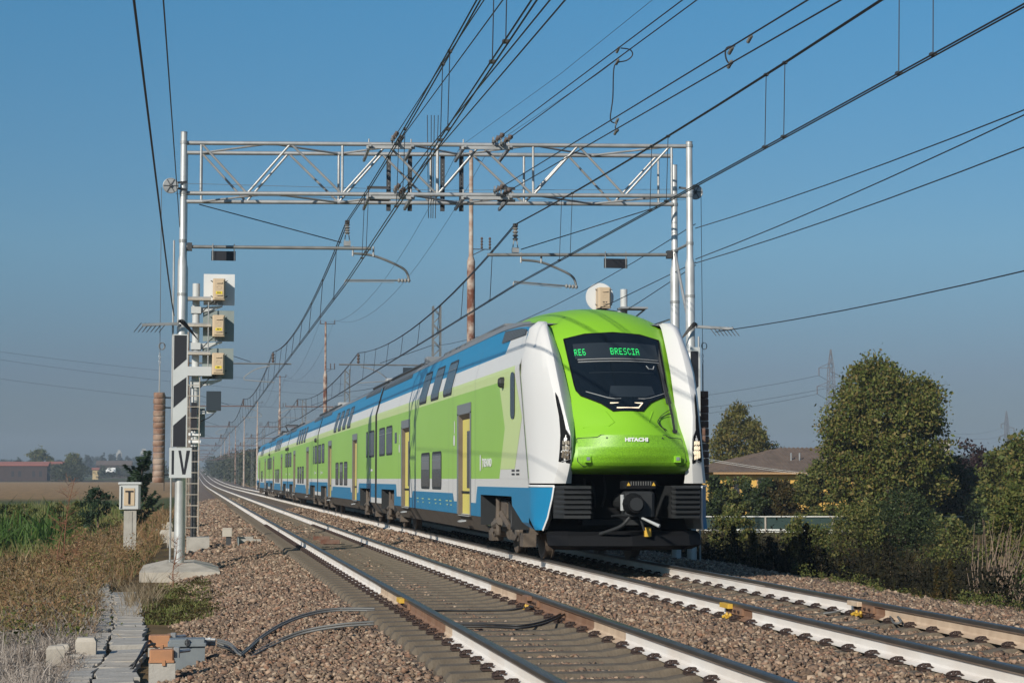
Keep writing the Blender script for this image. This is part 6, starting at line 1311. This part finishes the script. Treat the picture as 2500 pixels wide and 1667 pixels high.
# villa
k = 36.; x0, y0, _ = px_xyz(1733, 0, k); zb, ze, zr = -1.2, 1.78, 3.52; W_ = 19.0; D_ = 11.0; O = (x0+.6, y0+.6, zb)
villa = thing('villa', 'yellow single-storey villa with hipped brown tiled roof behind the hedge', 'house', O)
b = MB(); b.box((x0+.6, y0+.6, zb), (x0+W_-.6, y0+D_-.6, ze+.05), 'wall_yellow'); wl = b.build('wall', villa, O)
b = MB(); E = [(x0, y0, ze), (x0+W_, y0, ze), (x0+W_, y0+D_, ze), (x0, y0+D_, ze)]; Rg = [(x0+6.4, y0+D_/2, zr), (x0+W_-5, y0+D_/2, zr)]
b.add(E+Rg, [(0, 1, 5, 4), (1, 2, 5), (2, 3, 4, 5), (3, 0, 4)], 'roof_tile')
# rows of tiles: ribs down the two visible slopes
for i in range(60):
    f = i/59.; a = (x0+W_*f, y0, ze+.02); xr = x0+6.4+(W_-11.4)*min(1, max(0, (f*W_-6.4)/(W_-11.4))); 
    hgt_f = min(1, f*W_/6.4, (1-f)*W_/5); c = (x0+W_*f, y0+D_/2*hgt_f, ze+(zr-ze)*hgt_f+.02); b.bar(a, c, .12, .05, 'roof_tile')
for i in range(12): f = (i+1)/13.; b.bar((x0, y0+D_*f, ze+.02), (x0+6.4*min(1, f*2, 2-2*f), y0+D_*f, ze+(zr-ze)*min(1, f*2, 2-2*f)+.02), .12, .05, 'roof_tile')
b.box((x0+.01, y0-.02, ze-.14), (x0+W_, y0+.06, ze-.01), 'shutter'); rf = b.build('roof', villa, O)
b = MB(); x = (2346-470)/k; b.box((x-.35, y0+2.2, ze), (x+.35, y0+2.9, 3.95), 'concrete_light'); b.box((x-.42, y0+2.1, 3.95), (x+.42, y0+3.0, 4.05), 'roof_tile'); b.build('chimney', rf, O)
for px_ in (1946, 1968): b = MB(); x = (px_-470)/k; b.cyl((x, y0+2.6, ze+.5), (x, y0+2.6, ze+1.35), .06, 'galvanised', 7); b.build('vent_pipe', rf, O)
for px_, w_ in ((1783, .5), (1852, 1.0), (1960, 1.0), (2100, 1.2)):
    b = MB(); x = (px_-470)/k; b.box((x-w_/2, y0+.585, -.2), (x+w_/2, y0+.6, 1.4), 'shutter'); wn = b.build('window', villa, O); b = MB(); b.box((x-w_*.4, y0+.578, -.1), (x+w_*.4, y0+.584, 1.3), 'window_dark'); b.build('pane', wn, O)
# fence: pale boarding below, dark green netting above, rail on top
k = 51.; t = thing('fence', 'low white boarded fence with dark green netting and pale top rail behind the bushes', 'fence', (24, 88, -1.5)); O = (24, 88, -1.5)
FP = lambda px: at(px, k)
za, zb_, zc_ = CAMH+(1168-1315)/k, CAMH+(1168-1291)/k, CAMH+(1168-1261)/k
b = MB(); A_ = FP(1690); B_ = FP(2420)
for i in range(4): z = za+.06+i*(zb_-za)/4.; b.bar((A_[0], A_[1], z), (B_[0], B_[1], z), .04, .085, 'fence_white')
b.build('boarding', t, O); b = MB(); b.add([(A_[0], A_[1]+.06, za), (B_[0], B_[1]+.06, za), (B_[0], B_[1]+.06, zc_), (A_[0], A_[1]+.06, zc_)], [(0, 1, 2, 3)], 'fence_mesh'); b.build('netting', t, O)
b = MB(); b.bar((A_[0], A_[1], zc_), (B_[0], B_[1], zc_), .05, .05, 'fence_white'); b.build('top_rail', t, O)
for px_ in range(1700, 2420, 82): x, y = FP(px_); b = MB(); b.box((x-.035, y-.03, za), (x+.035, y+.03, zc_), 'concrete_light'); b.build('post', t, O)
# brick shed with red roof, second shed, small houses
def shed(label, px0, px1, k, yt, ye, depth, wm, rm, name='shed', win=0):
    x0, y0, zt = px_xyz(px0, yt, k); x1, y1, ze = px_xyz(px1, ye, k); y1 = y0; zb = float(field(y0))-.3; O = ((x0+x1)/2, y0, zb); t = thing(name, label, 'building', O)
    b = MB(); b.box((x0, y0, zb), (x1, y0+depth, ze+.05), wm); b.build('wall', t, O)
    b = MB(); ov = .4; b.add([(x0-ov, y0-ov, ze), (x1+ov, y0-ov, ze), (x1+ov, y0+depth/2, zt), (x0-ov, y0+depth/2, zt), (x0-ov, y0+depth+ov, ze), (x1+ov, y0+depth+ov, ze)], [(0, 1, 2, 3), (3, 2, 5, 4)], rm)
    b.add([(x0-ov, y0-ov, ze-.25), (x1+ov, y0-ov, ze-.25), (x1+ov, y0-ov, ze), (x0-ov, y0-ov, ze)], [(0, 1, 2, 3)], rm); b.add([(x1, y0, ze), (x1, y0+depth, ze), (x1, y0+depth/2, zt-.1)], [(0, 1, 2)], wm); b.build('roof', t, O)
    for i in range(win): x = x1-(i*2.1+2.0 if i < 2 else i*2.1+4.2); b = MB(); b.box((x-.45, y0-.04, zb+1.6), (x+.45, y0-.01, zb+3.4), 'window_dark'); b.build('window', t, O)
    return t
shed('long dark brick shed with red roof at the left edge', -70, 113, 7.9, 1126, 1135, 14, 'brick_far', 'roof_red', win=4)
shed('lower red roof behind the right end of the brick shed', 100, 152, 7.3, 1126, 1133, 10, 'brick_far', 'roof_red')
shed('small sunlit yellow house on the left horizon', 226, 240, 6.6, 1141, 1145, 6, 'wall_pale', 'roof_red', 'far_house'); shed('hazy farmhouse with wide brown roof behind the sapling', 236, 320, 5.6, 1124, 1134, 12, 'brick_far', 'roof_tile', 'far_house')
for px0, px1, yt, lab in ((284, 296, 1104, 'hazy grey tower block right of the far trees'), (343, 358, 1101, 'hazy tower block behind the sapling')):
    k = 2.9; x0, y0, zt = px_xyz(px0, yt, k); x1 = (px1-470)/k; zb = float(field(y0)); t = thing('tower_block', lab, 'building', (x0, y0, zb)); b = MB(); b.box((x0, y0, zb), (x1, y0+12, zt), 'concrete'); b.box((x0+1, y0+2, zt), (x1-1, y0+9, zt+2), 'concrete'); b.build('wall', t, (x0, y0, zb))
x, y, z = px_xyz(270, 1154, 6.8); t = thing('white_van', 'tiny white van parked on the far field road at left', 'van', (x, y, z)); b = MB(); vp = ((0, .3), (0, 1.0), (.5, 1.5), (.9, 1.9), (3.4, 1.9), (3.5, .3))
b.loft([[(x-1.7+a, y-.8, z+c) for a, c in vp], [(x-1.7+a, y+.8, z+c) for a, c in vp]], 'white_paint', True); b.build('body', t, (x, y, z))
for a in (-1.0, 1.0): b = MB(); b.cyl((x+a, y-.85, z+.3), (x+a, y+.85, z+.3), .3, 't_black', 12); b.build('wheel', t, (x, y, z))
# pylons and their lines
def pylon(label, px, k, yt, arms, wb):
    x, y, zt = px_xyz(px, yt, k); zb = float(field(y)); t = thing('pylon', label, 'pylon', (x, y, zb)); O = (x, y, zb); b = MB(); H_ = zt-zb; ww = lambda z: np.interp((z-zb)/H_, [0, .6, .85, 1], [wb, wb*.36, wb*.26, .1]); lv = np.linspace(zb, zt, 17); th = .16*8.6/k
    for s in (-1, 1):
        for d in (-1, 1):
            for za_, zc2 in zip(lv[:-1], lv[1:]): b.bar((x+s*ww(za_), y+d*ww(za_), za_), (x+s*ww(zc2), y+d*ww(zc2), zc2), th, th, 'steel_far')
    for i, (za_, zc2) in enumerate(zip(lv[:-1], lv[1:])):
        for d in (-1, 1): b.bar((x-ww(za_), y+d*ww(za_), za_), (x+ww(zc2), y+d*ww(zc2), zc2), th*.7, th*.7, 'steel_far'); b.bar((x+ww(za_), y+d*ww(za_), za_), (x-ww(zc2), y+d*ww(zc2), zc2), th*.7, th*.7, 'steel_far')
    b.build('tower', t, O); tips = []
    for dx, z in arms:
        b = MB(); z = zb+H_*z; b.bar((x, y, z), (x+dx, y, z), th, th, 'steel_far'); b.bar((x, y, z+1.6), (x+dx, y, z), th, th, 'steel_far'); b.build('arm', t, O); b = MB(); b.cyl((x+dx, y, z), (x+dx, y, z-2.2), .14*8.6/k, 'insulator', 5); b.build('insulator', t, O); tips.append((x+dx, y, z-2.2))
    return tips
P1 = pylon('lattice pylon rising left of the tall green tree', 2028, 8.6, 853, [(-3.6, .86), (3.6, .79), (-4.2, .72)], 2.9); P2 = pylon('small hazy lattice pylon on the right horizon', 2457, 4.3, 1003, [(-3.4, .80), (4.4, .74), (-4, .62)], 3.0)
for i, p in enumerate(P1):
    e = px_xyz(900, (1000, 1030, 1045)[i], 9.5); wire('power_line', 'faint power line from the pylon towards the train', sagline(p, e, 4, 12), .05, 'wire', 'wire', 'power lines of the pylon, left side'); wire('power_line', 'faint power line from the large pylon to the far small one', sagline(p, P2[i], 9, 14), .06, 'wire', 'wire', 'power lines between the pylons')
    wire('power_line', 'faint power line leaving the small pylon to the right', sagline(P2[i], (P2[i][0]+300, P2[i][1]+350, P2[i][2]-3), 5, 8), .07, 'wire', 'wire', 'power lines beyond the small pylon')
for d in (0, 4): wire('phone_line', 'pale slack overhead line in front of the villa roof', hermite([px_xyz(1690, 1114+d, 44), px_xyz(1937, 1151+d, 44), px_xyz(2150, 1163+d, 44), px_xyz(2348, 1140+d, 44), px_xyz(2412, 1128+d, 44), px_xyz(2540, 1100+d, 44)], 4), .009, 'fence_white', 'wire', 'pale lines in front of the villa')
# ================================================================== HAZE
def haze(den, col, top):
    b = MB(); b.box((-1400, -80, -3.2), (1500, 2300, top), 't_grey'); o = b.build('haze'); o.data.materials.clear(); m = bpy.data.materials.new('haze'); m.use_nodes = True; t = m.node_tree; t.nodes.remove(t.nodes['Principled BSDF'])
    v = t.nodes.new('ShaderNodeVolumePrincipled'); v.inputs['Color'].default_value = (*col, 1); v.inputs['Density'].default_value = den; v.inputs['Anisotropy'].default_value = .0; t.links.new(v.outputs[0], t.nodes['Material Output'].inputs['Volume']); o.data.materials.append(m)
    tag(o, 'pale autumn haze over the fields', 'haze', kind='stuff')
haze(.00034, (.60, .72, .86), 48)
